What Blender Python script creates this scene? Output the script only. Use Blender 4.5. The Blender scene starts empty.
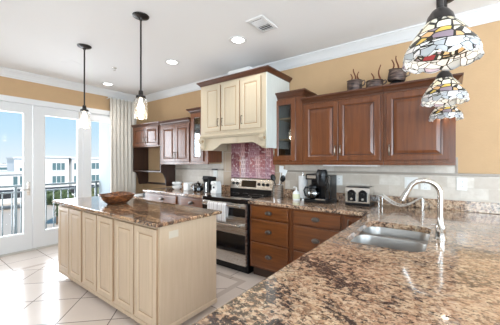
import bpy, bmesh, math, random
from mathutils import Vector, Matrix
random.seed(7)
S = bpy.context.scene
COL = S.collection
PI = math.pi

# ------------------------------------------------------------------ camera
cam = bpy.data.cameras.new('camera'); cam_o = bpy.data.objects.new('camera', cam); COL.objects.link(cam_o)
cam_o.location = (0, 0, 1.37); cam_o.rotation_euler = (PI/2, 0, math.radians(36.6))
cam.sensor_width = 36; cam.lens = 36*269/500; cam.clip_start = 0.02; cam.clip_end = 1000
S.camera = cam_o

# ------------------------------------------------------------------ light
S.view_settings.view_transform = 'Standard'; S.view_settings.look = 'None'
S.view_settings.gamma = 1; S.view_settings.use_curve_mapping = False
S.view_settings.exposure = 0.08
w = bpy.data.worlds.new('sky'); S.world = w; w.use_nodes = True
nt = w.node_tree; bg = nt.nodes['Background']
tc = nt.nodes.new('ShaderNodeTexCoord'); sp = nt.nodes.new('ShaderNodeSeparateXYZ'); cr = nt.nodes.new('ShaderNodeValToRGB')
nt.links.new(tc.outputs['Generated'], sp.inputs[0]); nt.links.new(sp.outputs['Z'], cr.inputs[0]); nt.links.new(cr.outputs[0], bg.inputs[0])
e = cr.color_ramp.elements
e[0].position = 0.0; e[0].color = (.80, .90, .98, 1); e[1].position = 0.55; e[1].color = (.16, .42, .78, 1)
x = e.new(0.09); x.color = (.56, .79, .95, 1)
x = e.new(0.25); x.color = (.36, .65, .91, 1)
bg.inputs[1].default_value = 1.0

def lamp(kind, name, loc, power, color=(1, 1, 1), rot=(0, 0, 0), **kw):
    d = bpy.data.lights.new(name, kind); d.energy = power; d.color = color
    for k, v in kw.items(): setattr(d, k, v)
    o = bpy.data.objects.new(name, d); COL.objects.link(o); o.location = loc; o.rotation_euler = rot
    return o
lamp('SUN', 'sun', (0, 0, 20), 4.2, (1, .95, .88), (math.radians(42), 0, math.radians(75)), angle=math.radians(1))
# daylight through the french doors, and unseen fills added beside and behind the camera, tilted up at the ceiling
lamp('AREA', 'daylight_french_doors', (-6.35, 1.1, 1.35), 240, (.86, .93, 1), (0, -PI/2, 0), shape='RECTANGLE', size=2.3, size_y=2.6)
lamp('AREA', 'fill_rear', (2.1, -3.5, 1.55), 255, (.75, .885, 1), (PI/2+.6, 0, 0), shape='RECTANGLE', size=3.4, size_y=2.1)
lamp('AREA', 'fill_side', (3.9, .2, 1.55), 225, (.74, .88, 1), (0, PI/2+.6, 0), shape='RECTANGLE', size=2.1, size_y=4.2)

# ------------------------------------------------------------------ node helpers
def mat(name, color=(.8, .8, .8), rough=.5, metal=0, coat=0, coat_rough=.1, spec=.5, emit=None, es=0):
    m = bpy.data.materials.new(name); m.use_nodes = True
    b = m.node_tree.nodes['Principled BSDF']
    b.inputs['Base Color'].default_value = (*color, 1); b.inputs['Roughness'].default_value = rough
    b.inputs['Metallic'].default_value = metal; b.inputs['Coat Weight'].default_value = coat
    b.inputs['Coat Roughness'].default_value = coat_rough; b.inputs['Specular IOR Level'].default_value = spec
    if emit: b.inputs['Emission Color'].default_value = (*emit, 1); b.inputs['Emission Strength'].default_value = es
    return m
class NT:
    def __init__(s, m): s.t = m.node_tree; s.b = s.t.nodes['Principled BSDF']; s.out = s.t.nodes['Material Output']
    def n(s, ty, **kw):
        nd = s.t.nodes.new('ShaderNode'+ty)
        for k, v in kw.items():
            if hasattr(nd, k) and not isinstance(v, tuple): setattr(nd, k, v)
            else: nd.inputs[k.replace('_', ' ')].default_value = v
        return nd
    def l(s, a, b): s.t.links.new(a, b)
    def pos(s): return s.n('NewGeometry').outputs['Position']
    def mapping(s, vec, loc=(0, 0, 0), rot=(0, 0, 0), scale=(1, 1, 1)):
        mp = s.n('Mapping'); s.l(vec, mp.inputs[0])
        mp.inputs[1].default_value = loc; mp.inputs[2].default_value = rot; mp.inputs[3].default_value = scale
        return mp.outputs[0]
    def noise(s, vec, scale, detail=3, rough=.5, dist=0):
        nd = s.n('TexNoise'); s.l(vec, nd.inputs['Vector'])
        nd.inputs['Scale'].default_value = scale; nd.inputs['Detail'].default_value = detail
        nd.inputs['Roughness'].default_value = rough; nd.inputs['Distortion'].default_value = dist
        return nd.outputs['Fac']
    def ramp(s, fac, stops, interp='LINEAR'):
        r = s.n('ValToRGB'); s.l(fac, r.inputs[0]); r.color_ramp.interpolation = interp
        el = r.color_ramp.elements
        while len(el) < len(stops): el.new(.5)
        for a, (p, c) in zip(el, stops):
            a.position = p; a.color = (*c, 1) if not isinstance(c, (int, float)) else (c, c, c, 1)
        return r.outputs[0]
    def mix(s, fac, a, b, mode='MIX'):
        m = s.n('Mix', data_type='RGBA', blend_type=mode)
        for sock, v in ((m.inputs[0], fac), (m.inputs[6], a), (m.inputs[7], b)):
            if isinstance(v, (int, float)): sock.default_value = v
            elif isinstance(v, tuple): sock.default_value = (*v, 1)
            else: s.l(v, sock)
        return m.outputs[2]
    def math(s, op, a, b=0):
        m = s.n('Math', operation=op)
        for sock, v in ((m.inputs[0], a), (m.inputs[1], b)):
            if isinstance(v, (int, float)): sock.default_value = v
            else: s.l(v, sock)
        return m.outputs[0]
    def bump(s, h, strength=.2, dist=.002):
        b = s.n('Bump'); s.l(h, b.inputs['Height']); b.inputs['Strength'].default_value = strength; b.inputs['Distance'].default_value = dist
        s.l(b.outputs[0], s.b.inputs['Normal'])
    def base(s, c): s.l(c, s.b.inputs['Base Color'])

def wood(name, dark, light, rough=.35, coat=.3, axis='z', scale=1.0, contrast=(.3, .7), coat_rough=.15):
    m = mat(name, light, rough, coat=coat, coat_rough=coat_rough); k = NT(m)
    sc = {'z': (14, 14, 1.1), 'x': (1.1, 14, 14)}[axis]
    v = k.mapping(k.pos(), scale=tuple(a*scale for a in sc))
    a = k.noise(v, 2.2, 5, .6, .6)
    b = k.noise(k.pos(), 2.5, 2)
    c = k.ramp(a, [(contrast[0], dark), (contrast[1], light)])
    c2 = k.mix(k.math('MULTIPLY', b, .35), c, tuple(q*.72 for q in light))
    k.base(c2); return m

M = {}
def wallpaint(name, c):
    m = mat(name, c, .75, spec=.25); k = NT(m)
    n = k.noise(k.pos(), 60, 3); k.bump(n, .35, .004)
    k.base(k.mix(k.noise(k.pos(), 9, 3), tuple(q*.95 for q in c), tuple(min(1, q*1.04) for q in c)))
    return m
M['wall'] = wallpaint('tan_paint', (.565, .375, .21))
M['wall_pale'] = mat('pale_paint', (.62, .60, .56), .75, spec=.25)
M['ceiling'] = mat('ceiling_paint', (.90, .90, .90), .8, spec=.2)
M['white'] = mat('white_trim_paint', (.77, .77, .765), .38)
M['cherry'] = wood('cherry_wood', (.088, .0235, .006), (.195, .056, .012), .33, .45)
M['cherry_x_lit'] = wood('cherry_wood_crosswise_lit', (.10, .029, .007), (.225, .068, .0135), .33, .35, 'x')  # same cherry, grain crosswise, lightened: light on the drawers put into the colour
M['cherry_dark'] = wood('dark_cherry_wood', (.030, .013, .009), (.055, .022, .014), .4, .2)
M['crown_wood'] = wood('crown_wood', (.06, .02, .009), (.125, .042, .017), .35, .3, 'x')
M['inside'] = mat('cabinet_inside', (.05, .025, .015), .6)
M['shelf'] = mat('shelf_maple', (.55, .38, .2), .5)
M['maple'] = wood('bleached_maple', (.60, .445, .30), (.69, .53, .375), .42, .12, contrast=(.25, .75))
M['cream'] = wood('cream_glaze', (.545, .45, .32), (.60, .51, .375), .42, .12, contrast=(.2, .8))
M['glaze'] = mat('brown_glaze', (.36, .22, .11), .5)
M['maple_glaze'] = mat('maple_glaze', (.42, .27, .16), .5)
M['cherry_glaze'] = mat('cherry_glaze', (.05, .014, .007), .4)
M['cream_cool_lit'] = wood('cream_cool_lit', (.66, .68, .63), (.78, .79, .74), .5, .05, contrast=(.25, .75))  # hood side: cool daylight put into the colour, paler than the cream front
M['bronze'] = mat('dark_bronze', (.17, .15, .135), .3, metal=.85)
M['pull'] = mat('aged_pewter', (.20, .165, .13), .3, metal=.9)
M['black_metal'] = mat('black_metal', (.02, .02, .022), .38, metal=.4)
M['rod_metal'] = mat('dark_rod', (.035, .03, .028), .35, metal=.6)
M['black'] = mat('black_plastic', (.007, .007, .008), .28, spec=.35)
M['black_gloss'] = mat('black_glass', (.006, .006, .007), .04, coat=.6, coat_rough=.02)
M['steel'] = mat('brushed_steel', (.74, .73, .71), .27, metal=1)
k = NT(M['steel']); k.l(k.ramp(k.noise(k.mapping(k.pos(), scale=(2, 2, 160)), 4, 2), [(.3, .22), (.7, .33)]), k.b.inputs['Roughness'])
M['sink_steel'] = mat('sink_steel', (.41, .40, .385), .36, metal=1)
M['chrome'] = mat('polished_nickel', (.66, .64, .61), .16, metal=1)
M['porcelain'] = mat('white_porcelain', (.86, .86, .84), .15, coat=.3)
M['plastic_white'] = mat('white_plastic', (.84, .84, .82), .35)
M['plate'] = mat('ivory_plate', (.80, .79, .75), .4)
M['plate_beige'] = mat('beige_plate', (.66, .575, .46), .4)
M['paper'] = mat('white_paper', (.87, .87, .86), .85, spec=.2)
M['concrete'] = mat('outdoor_concrete', (.62, .59, .54), .9)
M['stucco'] = mat('white_stucco', (.90, .90, .89), .9)
M['stucco_gray'] = mat('gray_stucco', (.20, .225, .235), .9)
M['rail'] = mat('railing_gray', (.085, .105, .11), .5)
M['window_dark'] = mat('far_window_glass', (.13, .22, .24), .15)
M['roof_dark'] = mat('dark_roofing', (.035, .035, .04), .9)
M['asphalt'] = mat('pale_asphalt', (.52, .45, .38), .95)
M['leaf'] = mat('leaf_green', (.085, .12, .045), .7)
M['leaf2'] = mat('leaf_olive', (.15, .17, .075), .7)
M['bark'] = mat('bark', (.16, .11, .07), .9)
def thin_glass(name, gl=.08, tint=(1, 1, 1), rough=.02, fr=1.0):
    m = bpy.data.materials.new(name); m.use_nodes = True; t = m.node_tree; t.nodes.remove(t.nodes['Principled BSDF'])
    tr = t.nodes.new('ShaderNodeBsdfTransparent'); tr.inputs[0].default_value = (*tint, 1)
    g = t.nodes.new('ShaderNodeBsdfGlossy'); g.inputs['Roughness'].default_value = rough
    f = t.nodes.new('ShaderNodeFresnel'); f.inputs[0].default_value = 1.45
    mu = t.nodes.new('ShaderNodeMath'); mu.operation = 'MULTIPLY_ADD'; mu.inputs[1].default_value = fr; mu.inputs[2].default_value = gl
    mu.use_clamp = True
    mx = t.nodes.new('ShaderNodeMixShader')
    t.links.new(f.outputs[0], mu.inputs[0]); t.links.new(mu.outputs[0], mx.inputs[0]); t.links.new(tr.outputs[0], mx.inputs[1]); t.links.new(g.outputs[0], mx.inputs[2])
    t.links.new(mx.outputs[0], t.nodes['Material Output'].inputs[0]); return m
M['glass'] = thin_glass('window_glass', 0, fr=.15)
M['cab_glass'] = thin_glass('cabinet_glass', .01, (.74, .75, .75), .02, .7)
M['jar_glass'] = thin_glass('jar_glass', .05, (1, 1, 1), .12, .35)
def frosted(m, amt):
    t = m.node_tree; o = t.nodes['Material Output']; cur = o.inputs[0].links[0].from_socket
    d = t.nodes.new('ShaderNodeBsdfDiffuse'); d.inputs[0].default_value = (.95, .95, .95, 1); tl = t.nodes.new('ShaderNodeBsdfTranslucent'); tl.inputs[0].default_value = (.95, .95, .95, 1)
    m1 = t.nodes.new('ShaderNodeMixShader'); t.links.new(d.outputs[0], m1.inputs[1]); t.links.new(tl.outputs[0], m1.inputs[2])
    m2 = t.nodes.new('ShaderNodeMixShader'); m2.inputs[0].default_value = amt; t.links.new(cur, m2.inputs[1]); t.links.new(m1.outputs[0], m2.inputs[2]); t.links.new(m2.outputs[0], o.inputs[0])
frosted(M['jar_glass'], .022)
M['carafe_glass'] = thin_glass('carafe_glass', .06, (.12, .10, .09), .03, .8)
M['bulb'] = mat('bulb_glow', (1, .95, .85), .5, emit=(1, .88, .68), es=8)
M['downlight'] = mat('downlight_lens', (1, 1, 1), .5, emit=(1, .97, .92), es=6)
M['undercab'] = mat('undercabinet_lens', (.88, .88, .88), .4)

def granite(name, rust=.5, seed=0.0, rot=.5, tone=(1, 1, 1), vein=0.0):
    m = mat(name, (.6, .45, .3), .13, coat=.5, coat_rough=.04); k = NT(m)
    p = k.mapping(k.pos(), loc=(seed, seed*1.7, 0), rot=(0, 0, rot), scale=(1, 1.3, 1))
    big = k.noise(p, 1.5, 3, .55, .8)
    mid = k.noise(p, 25, 5, .65, .5)
    fine = k.noise(p, 60, 4, .7)
    cell = k.n('TexVoronoi'); k.l(p, cell.inputs['Vector']); cell.inputs['Scale'].default_value = 75
    cellc = k.n('SeparateColor'); k.l(cell.outputs['Color'], cellc.inputs[0])
    light = k.ramp(mid, [(.32, (.16, .085, .055)), (.42, (.42, .275, .18)), (.52, (.62, .48, .335)), (.66, (.78, .68, .53))])
    pink = k.ramp(fine, [(.33, (.17, .075, .05)), (.48, (.46, .27, .19)), (.64, (.70, .51, .39))])
    c = k.mix(k.ramp(big, [(.36, 0.0), (.62, rust)]), light, pink)
    # pale crystals
    c = k.mix(k.math('MULTIPLY', k.ramp(cellc.outputs[0], [(.70, 0.0), (.86, 1.0)]), .55), c, (.74, .62, .47))
    c = k.mix(k.math('MULTIPLY', k.ramp(cellc.outputs[1], [(.72, 0.0), (.86, 1.0)]), .75), c, (.20, .125, .085))
    # dark mica clusters, denser in some clouds
    d1 = k.noise(p, 36, 5, .72, .3)
    dens = k.noise(p, 3.2, 3, .6, 1.0)
    thr = k.math('ADD', d1, k.math('MULTIPLY', k.math('SUBTRACT', dens, .5), .62))
    c = k.mix(k.ramp(thr, [(.525, 0.0), (.585, 1.0)]), c, (.062, .045, .042))
    g = k.noise(p, 24, 4, .7, .2)
    c = k.mix(k.math('MULTIPLY', k.ramp(k.math('ADD', g, k.math('MULTIPLY', k.math('SUBTRACT', big, .5), -.5)), [(.60, 0.0), (.68, 1.0)]), .7), c, (.33, .30, .26))
    sp_ = k.noise(p, 95, 3, .7)
    c = k.mix(k.ramp(sp_, [(.575, 0.0), (.625, .85)]), c, (.075, .05, .045))
    c = k.mix(k.ramp(sp_, [(.33, .7), (.39, 0.0)]), c, (.80, .70, .56))
    if vein:
        vn = k.noise(k.mapping(k.pos(), loc=(seed, 3, 0), rot=(0, 0, .45), scale=(.55, 3.2, 1)), 2.3, 5, .6, .5)
        c = k.mix(k.math('MULTIPLY', k.ramp(vn, [(.455, 0.0), (.485, 1.0), (.515, 1.0), (.545, 0.0)]), vein), c, (.07, .05, .045))
        c = k.mix(k.ramp(vn, [(.55, 0.0), (.75, .4)]), c, (.50, .24, .10))
    c = k.mix(1.0, c, tone, 'MULTIPLY')
    k.base(c); return m
M['granite'] = granite('granite_peninsula', .75, 0.0, .5, (.86, .775, .70))
M['granite_island'] = granite('granite_island', .8, 4.3, .15, (1, .87, .72), .7)

def tile_mat(name, pitch, off, rot, c1, c2, rows=None, mortar=.005, grout=(.17, .13, .11)):
    m = mat(name, c1, .22, coat=.2, coat_rough=.12); k = NT(m)
    v = k.mapping(k.pos(), loc=(off[0], off[1], 0), rot=(0, 0, rot))
    b = k.n('TexBrick', offset=0.0, squash=1.0); k.l(v, b.inputs['Vector'])
    b.inputs['Scale'].default_value = 1; b.inputs['Brick Width'].default_value = pitch; b.inputs['Row Height'].default_value = rows or pitch
    b.inputs['Mortar Size'].default_value = mortar; b.inputs['Mortar Smooth'].default_value = .1; b.inputs['Bias'].default_value = 0
    b.inputs['Color1'].default_value = (*c1, 1); b.inputs['Color2'].default_value = (*c2, 1); b.inputs['Mortar'].default_value = (*grout, 1)
    n = k.noise(k.pos(), 4.5, 4, .6)
    k.base(k.mix(n, b.outputs['Color'], k.mix(.86, (.3, .24, .2), b.outputs['Color'], 'MIX')))
    k.l(k.ramp(b.outputs['Fac'], [(0, .22), (1, .8)]), k.b.inputs['Roughness'])
    k.bump(k.math('SUBTRACT', 1, b.outputs['Fac']), .4, .002)
    return m
fc1, fc2 = (.77, .67, .595), (.715, .61, .53)
M['tile_diag'] = tile_mat('floor_tile_diagonal', .435, (1.294, -2.938), -PI/4, fc1, fc2)
M['tile_straight'] = tile_mat('floor_tile_straight', .445, (5.24, -.06), 0, fc1, fc2)
M['tile_border'] = tile_mat('floor_tile_border', .22, (.1, 0), 0, (.60, .50, .43), (.54, .45, .39), rows=4)

def splash_mat(name, bw, bh, c1, c2):
    m = mat(name, c1, .42); k = NT(m)
    s = k.n('SeparateXYZ'); k.l(k.pos(), s.inputs[0]); cb = k.n('CombineXYZ'); k.l(s.outputs[0], cb.inputs[0]); k.l(s.outputs[2], cb.inputs[1])
    b = k.n('TexBrick', offset=.5); k.l(k.mapping(cb.outputs[0], loc=(.02, -.03, 0)), b.inputs['Vector'])
    b.inputs['Scale'].default_value = 1; b.inputs['Brick Width'].default_value = bw; b.inputs['Row Height'].default_value = bh
    b.inputs['Mortar Size'].default_value = .0025; b.inputs['Bias'].default_value = 0
    b.inputs['Color1'].default_value = (*c1, 1); b.inputs['Color2'].default_value = (*c2, 1); b.inputs['Mortar'].default_value = (.62, .57, .5, 1)
    n = k.noise(k.pos(), 22, 4, .65)
    k.base(k.mix(k.ramp(n, [(.35, 0.0), (.75, .5)]), b.outputs['Color'], (.48, .40, .32)))
    k.bump(k.math('SUBTRACT', 1, b.outputs['Fac']), .25, .002)
    return m
M['splash'] = splash_mat('travertine_tile', .20, .10, (.72, .665, .59), (.53, .455, .38))
M['splash_tan'] = splash_mat('tan_travertine_tile', .30, .30, (.50, .37, .26), (.44, .33, .23))
M['taupe'] = mat('taupe_pencil_tile', (.36, .31, .26), .4)

# ------------------------------------------------------------------ mesh builder
W = {}
class MB:
    def __init__(s): s.bm = bmesh.new()
    def box(s, x0, x1, y0, y1, z0, z1, bev=0, M=None):
        vs = [s.bm.verts.new((x, y, z)) for x in (x0, x1) for y in (y0, y1) for z in (z0, z1)]
        fs = [s.bm.faces.new([vs[i] for i in f]) for f in ((0, 1, 3, 2), (4, 6, 7, 5), (0, 4, 5, 1), (2, 3, 7, 6), (0, 2, 6, 4), (1, 5, 7, 3))]
        if bev:
            r = bmesh.ops.bevel(s.bm, geom=list({e for f in fs for e in f.edges}), offset=bev, segments=2, affect='EDGES', profile=.7)
            vs = list({v for f in r['faces'] for v in f.verts} | {v for v in vs if v.is_valid})
        if M: bmesh.ops.transform(s.bm, matrix=M, verts=vs)
        return s
    def loft(s, rings, closed=True, cap0=True, cap1=True):
        R = [[s.bm.verts.new(p) for p in r] for r in rings]; n = len(R[0])
        for a, b in zip(R, R[1:]):
            for i in range(n if closed else n-1):
                j = (i+1) % n
                try: s.bm.faces.new((a[i], a[j], b[j], b[i]))
                except ValueError: pass
        if closed and cap0: s.bm.faces.new(R[0][::-1])
        if closed and cap1: s.bm.faces.new(R[-1])
        return s
    def lathe(s, prof, c=(0, 0, 0), seg=28, M=None, cap0=False, cap1=False):
        rings = []
        for r, z in prof:
            ring = [Vector((c[0]+r*math.cos(2*PI*i/seg), c[1]+r*math.sin(2*PI*i/seg), c[2]+z)) for i in range(seg)]
            if M: ring = [M @ p for p in ring]
            rings.append(ring)
        return s.loft(rings, True, cap0, cap1)
    def tube(s, pts, r, seg=10, closed=False, flat=None):
        pts = [Vector(p) for p in pts]; n = len(pts); rr = r if isinstance(r, (list, tuple)) else [r]*n
        up = None; rings = []
        for i, p in enumerate(pts):
            t = (pts[(i+1) % n]-pts[i-1]) if closed else (pts[min(i+1, n-1)]-pts[max(i-1, 0)])
            t.normalize()
            if up is None:
                up = Vector((0, 0, 1)) if abs(t.z) < .9 else Vector((1, 0, 0))
            up = (up - t*up.dot(t)).normalized(); sd = t.cross(up)
            f = flat or (1, 1)
            rings.append([p + up*math.cos(2*PI*k/seg)*rr[i]*f[0] + sd*math.sin(2*PI*k/seg)*rr[i]*f[1] for k in range(seg)])
        if closed: rings.append(rings[0])
        return s.loft(rings, True, not closed, not closed)
    def prism(s, poly, axis, lo, hi):
        def P(a, b, t): return {'x': (t, a, b), 'y': (a, t, b), 'z': (a, b, t)}[axis]
        return s.loft([[P(a, b, lo) for a, b in poly], [P(a, b, hi) for a, b in poly]])
    def sphere(s, c, r, seg=16, sc=(1, 1, 1), M=None):
        pr = [(max(1e-4, r*math.sin(PI*i/10)), -r*math.cos(PI*i/10)) for i in range(11)]
        rings = []
        for q, z in pr:
            ring = [Vector((c[0]+q*math.cos(2*PI*i/seg)*sc[0], c[1]+q*math.sin(2*PI*i/seg)*sc[1], c[2]+z*sc[2])) for i in range(seg)]
            rings.append([M @ p for p in ring] if M else ring)
        return s.loft(rings)
    def panel(s, F, a0, a1, b0, b1, rings, fill=True):
        """concentric rectangles: rings = [(inset, height)], F maps (a, b, n) to space"""
        R = [[F(a0+i, b0+i, h), F(a1-i, b0+i, h), F(a1-i, b1-i, h), F(a0+i, b1-i, h)] for i, h in rings]
        if fill: return s.loft(R)
        return s.loft(R+[R[0]], True, False, False)
    def crown(s, x0, x1, yf, yb, z0, prof, left=True, right=True):
        rings = []
        for o, u in prof:
            l, r = (x0-o if left else x0), (x1+o if right else x1)
            rings.append([Vector((l, yb, z0+u)), Vector((l, yf-o, z0+u)), Vector((r, yf-o, z0+u)), Vector((r, yb, z0+u))])
        return s.loft(rings)
    def build(s, name, m, parent=None, smooth=False, angle=35):
        bmesh.ops.remove_doubles(s.bm, verts=s.bm.verts, dist=1e-6)
        bmesh.ops.recalc_face_normals(s.bm, faces=s.bm.faces)
        me = bpy.data.meshes.new(name)
        if parent is not None:
            s.bm.transform(W[parent.name].inverted())
        s.bm.to_mesh(me); s.bm.free()
        for mm in (m if isinstance(m, (list, tuple)) else [m]): me.materials.append(M[mm] if isinstance(mm, str) else mm)
        if smooth:
            for p in me.polygons: p.use_smooth = True
            me.set_sharp_from_angle(angle=math.radians(angle))
        o = bpy.data.objects.new(name, me); COL.objects.link(o)
        if parent is not None: o.parent = parent; W[o.name] = W[parent.name]
        else: W[o.name] = Matrix()
        return o
def tag(o, label, cat, group=None):
    o['label'] = label; o['category'] = cat
    if group: o['group'] = group
    return o
def thing(name, label, cat, loc, group=None, rz=0):
    o = bpy.data.objects.new(name, None); o.empty_display_size = .05; COL.objects.link(o); o.location = loc; o.rotation_euler = (0, 0, rz)
    W[o.name] = Matrix.Translation(loc) @ Matrix.Rotation(rz, 4, 'Z')
    return tag(o, label, cat, group)
def struct(o): o['kind'] = 'structure'; return o
def sroot(name, loc):
    o = bpy.data.objects.new(name, None); COL.objects.link(o); o.location = loc; W[o.name] = Matrix.Translation(loc); o['kind'] = 'structure'; return o
def copy_thing(o, loc, label, rz=None):
    c = o.copy(); COL.objects.link(c); c.location = loc; c['label'] = label
    if rz is not None: c.rotation_euler = (0, 0, rz)
    for ch in list(o.children):
        d = ch.copy(); COL.objects.link(d); d.parent = c
        for g in list(ch.children):
            q = g.copy(); COL.objects.link(q); q.parent = d
    return c
def FY(y):   # faces -Y, front pushed out from plane y
    return lambda a, b, n: Vector((a, y-n, b))
def FX(x):   # faces +X
    return lambda a, b, n: Vector((x+n, a, b))

XL, YB, H = -5.23, 3.22, 2.74
XR, YR = 4.0, -3.6

# ------------------------------------------------------------------ room shell
def floor_obj():
    bm = bmesh.new()
    def q(x0, x1, y0, y1, mi):
        f = bm.faces.new([bm.verts.new(p) for p in ((x0, y0, 0), (x1, y0, 0), (x1, y1, 0), (x0, y1, 0))]); f.material_index = mi
    a0, a1, b0, b1, t = -4.385, -1.955, .655, 2.40, .07
    q(a0, a1, b0, b1, 0)
    q(a0-t, a0, b0-t, b1+t, 2); q(a1, a1+t, b0-t, b1+t, 2); q(a0, a1, b0-t, b0, 2); q(a0, a1, b1, b1+t, 2)
    q(XL, a0-t, YR, YB, 1); q(a1+t, XR, YR, YB, 1); q(a0-t, a1+t, YR, b0-t, 1); q(a0-t, a1+t, b1+t, YB, 1)
    me = bpy.data.meshes.new('floor'); bm.to_mesh(me); bm.free()
    for n in ('tile_diag', 'tile_straight', 'tile_border'): me.materials.append(M[n])
    o = bpy.data.objects.new('floor', me); COL.objects.link(o); return struct(o)
floor_obj()
struct(MB().box(XL-.3, XR, YR, YB+.2, H, H+.12).build('ceiling', 'ceiling'))
struct(MB().box(XL, XR, YB, YB+.14, 0, H).build('wall_back', 'wall'))
t = MB(); t.box(XR, XR+.14, YR, -1.9, 0, H); t.box(XR, XR+.14, 2.3, YB+.14, 0, H); t.box(XR, XR+.14, -1.9, 2.3, 0, .5); t.box(XR, XR+.14, -1.9, 2.3, 2.6, H); struct(t.build('wall_right', 'wall_pale'))
t = MB(); t.box(XL-.14, .4, YR-.14, YR, 0, H); t.box(3.8, XR+.14, YR-.14, YR, 0, H); t.box(.4, 3.8, YR-.14, YR, 0, .5); t.box(.4, 3.8, YR-.14, YR, 2.6, H); struct(t.build('wall_rear', 'wall_pale'))
DY0, DY1, DH = .56, 2.86, 2.315       # opening for the row of glazed doors
wl = MB()
wl.box(XL-.14, XL, YR, DY0, 0, H); wl.box(XL-.14, XL, DY1, YB, 0, H); wl.box(XL-.14, XL, DY0, DY1, DH, H)
struct(wl.build('wall_left', 'wall'))
CP = [(a*.85, b*.85) for a, b in [(0, -.135), (.012, -.135), (.016, -.118), (.03, -.108), (.042, -.085), (.066, -.052), (.085, -.034), (.092, -.022), (.105, -.018), (.105, 0), (0, 0)]]
t = MB(); t.loft([[Vector((XL+o, YR, H+u-.001)) for o, u in CP], [Vector((XL+o, YB-o, H+u-.001)) for o, u in CP]]); struct(t.build('trim_1', 'white'))
t = MB(); t.loft([[Vector((XL+o, YB-o, H+u-.001)) for o, u in CP], [Vector((XR, YB-o, H+u-.001)) for o, u in CP]]); struct(t.build('trim_2', 'white'))
struct(MB().box(XL+.001, XL+.014, YR, DY0-.06, 0, .11, .003).build('baseboard_left', 'white'))
# casing of the glazed doors
t = MB(); t.box(XL-.14, XL+.016, DY0-.06, DY0, 0, DH+.04, .003); t.box(XL-.14, XL+.016, DY1, DY1+.06, 0, DH+.04, .003)
t.box(XL-.14, XL+.016, DY0, DY1, DH-.045, DH+.04, .003); struct(t.build('trim_3', 'white'))
struct(MB().box(XL-.14, XL+.005, DY0, DY1, .0, .022, .004).build('trim_4', 'concrete'))
def glazed_door(i, y0, y1, handle, sl=.128, sr=.128):
    r = sroot('door_%d' % i, (XL, y0, 0))
    z0, z1 = .025, DH-.048
    F = FX(XL-.06); mb = MB()
    # four rails with a moulded inner edge, then an empty middle
    a0, a1 = y0+.002, y1-.002
    hb, ht = .232, .125
    R = [(0, 0), (0, .048), (1, .048), (1.12, .034), (1.12, .0)]
    rings = []
    for q, h in R:
        rings.append([F(a0+sl*q, z0+hb*q, h), F(a1-sr*q, z0+hb*q, h), F(a1-sr*q, z1-ht*q, h), F(a0+sl*q, z1-ht*q, h)])
    mb.loft(rings+[rings[0]], True, False, False); mb.build('door_panel', 'white', r)
    q = 1.08
    MB().box(XL-.042, XL-.036, a0+sl*q, a1-sr*q, z0+hb*q, z1-ht*q).build('pane', 'glass', r)
    if handle:
        y = y1-.052
        mb = MB(); mb.box(XL-.0115, XL-.006, y-.021, y+.021, .86, 1.07, .002)
        mb.tube([(XL-.006, y, .955), (XL+.045, y, .955), (XL+.052, y-.02, .955), (XL+.05, y-.11, .953)], .009, 10)
        mb.tube([(XL-.006, y, 1.03), (XL+.012, y, 1.03)], .014, 14)
        mb.build('door_handle', 'steel', r, True)
glazed_door(1, .637, 1.352, True, .128, .10)
glazed_door(2, 1.355, 2.07, False, .145, .075)
glazed_door(3, 2.073, 2.788, False)
t = MB(); t.box(XL-.13, XL-.001, DY0+.001, .635, .023, DH-.046); t.box(XL-.13, XL-.001, 2.79, DY1-.001, .023, DH-.046); struct(t.build('trim_5', 'white'))

# ------------------------------------------------------------------ back wall tile
t = MB()
y0, y1 = YB-.010, YB-.0005
t.box(-4.18, -2.96, y0, y1, 1.012, 1.35)
t.box(-2.96, -2.915, y0, y1, 1.012, 1.6); t.box(-1.79, .055, y0, y1, 1.012, 1.42); t.box(.055, 2.2, y0, y1, 1.012, 1.243)
b = struct(t.build('backsplash', 'splash')); b['label'] = 'pale travertine tile on the back wall above the counters'
t = MB(); t.box(-2.915, -2.745, y0, y1, .9, 1.70); t.box(-1.95, -1.79, y0, y1, 1.012, 1.66)
t.box(-2.745, -1.95, y0, y1, .9, 1.11)
struct(t.build('backsplash_border', 'splash_tan'))
t = MB()
for a, b_ in ((-4.18, -2.915), (-1.79, 2.2)): t.box(a, b_, YB-.022, YB-.0101, 1.243, 1.268, .004)
t.box(.045, .062, YB-.018, YB-.0101, 1.268, 1.42, .003)
struct(t.build('trim_6', 'taupe'))

# ------------------------------------------------------------------ cabinets
DOOR = [(0, 0), (0, .017), (.003, .020), (.045, .020), (.052, .015), (.056, .012), (.064, .012), (.088, .0185), (.092, .019)]
DRAWER = [(0, 0), (0, .014), (.004, .018), (.014, .020)]
def bow_pull(F, a, b, parent, half=.048, name='pull'):
    pts = [F(a, b-half, .020), F(a, b-half, .036), F(a, b-half*.6, .046), F(a, b-half*.2, .043), F(a, b+half*.2, .043), F(a, b+half*.6, .046), F(a, b+half, .036), F(a, b+half, .020)]
    return MB().tube(pts, [.006, .006, .0055, .0075, .0075, .0055, .006, .006], 8).build(name, 'pull', parent, True)
def oval_pull(F, a, b, parent):
    mb = MB(); c = F(a, b, .020)
    n = (F(a, b, 1)-F(a, b, 0)); u = (F(a+1, b, 0)-F(a, b, 0))
    rings = []
    for r, h in ((.040, .0002), (.040, .003), (.030, .004), (.012, .005), (.010, .016), (.030, .018), (.034, .023), (.028, .029), (.012, .032)):
        rings.append([c + n*h + u*(r*1.1*math.cos(2*PI*i/20)) + Vector((0, 0, 1))*(r*.62*math.sin(2*PI*i/20)) for i in range(20)])
    mb.loft(rings); return mb.build('knob', 'bronze', parent, True)
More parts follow.
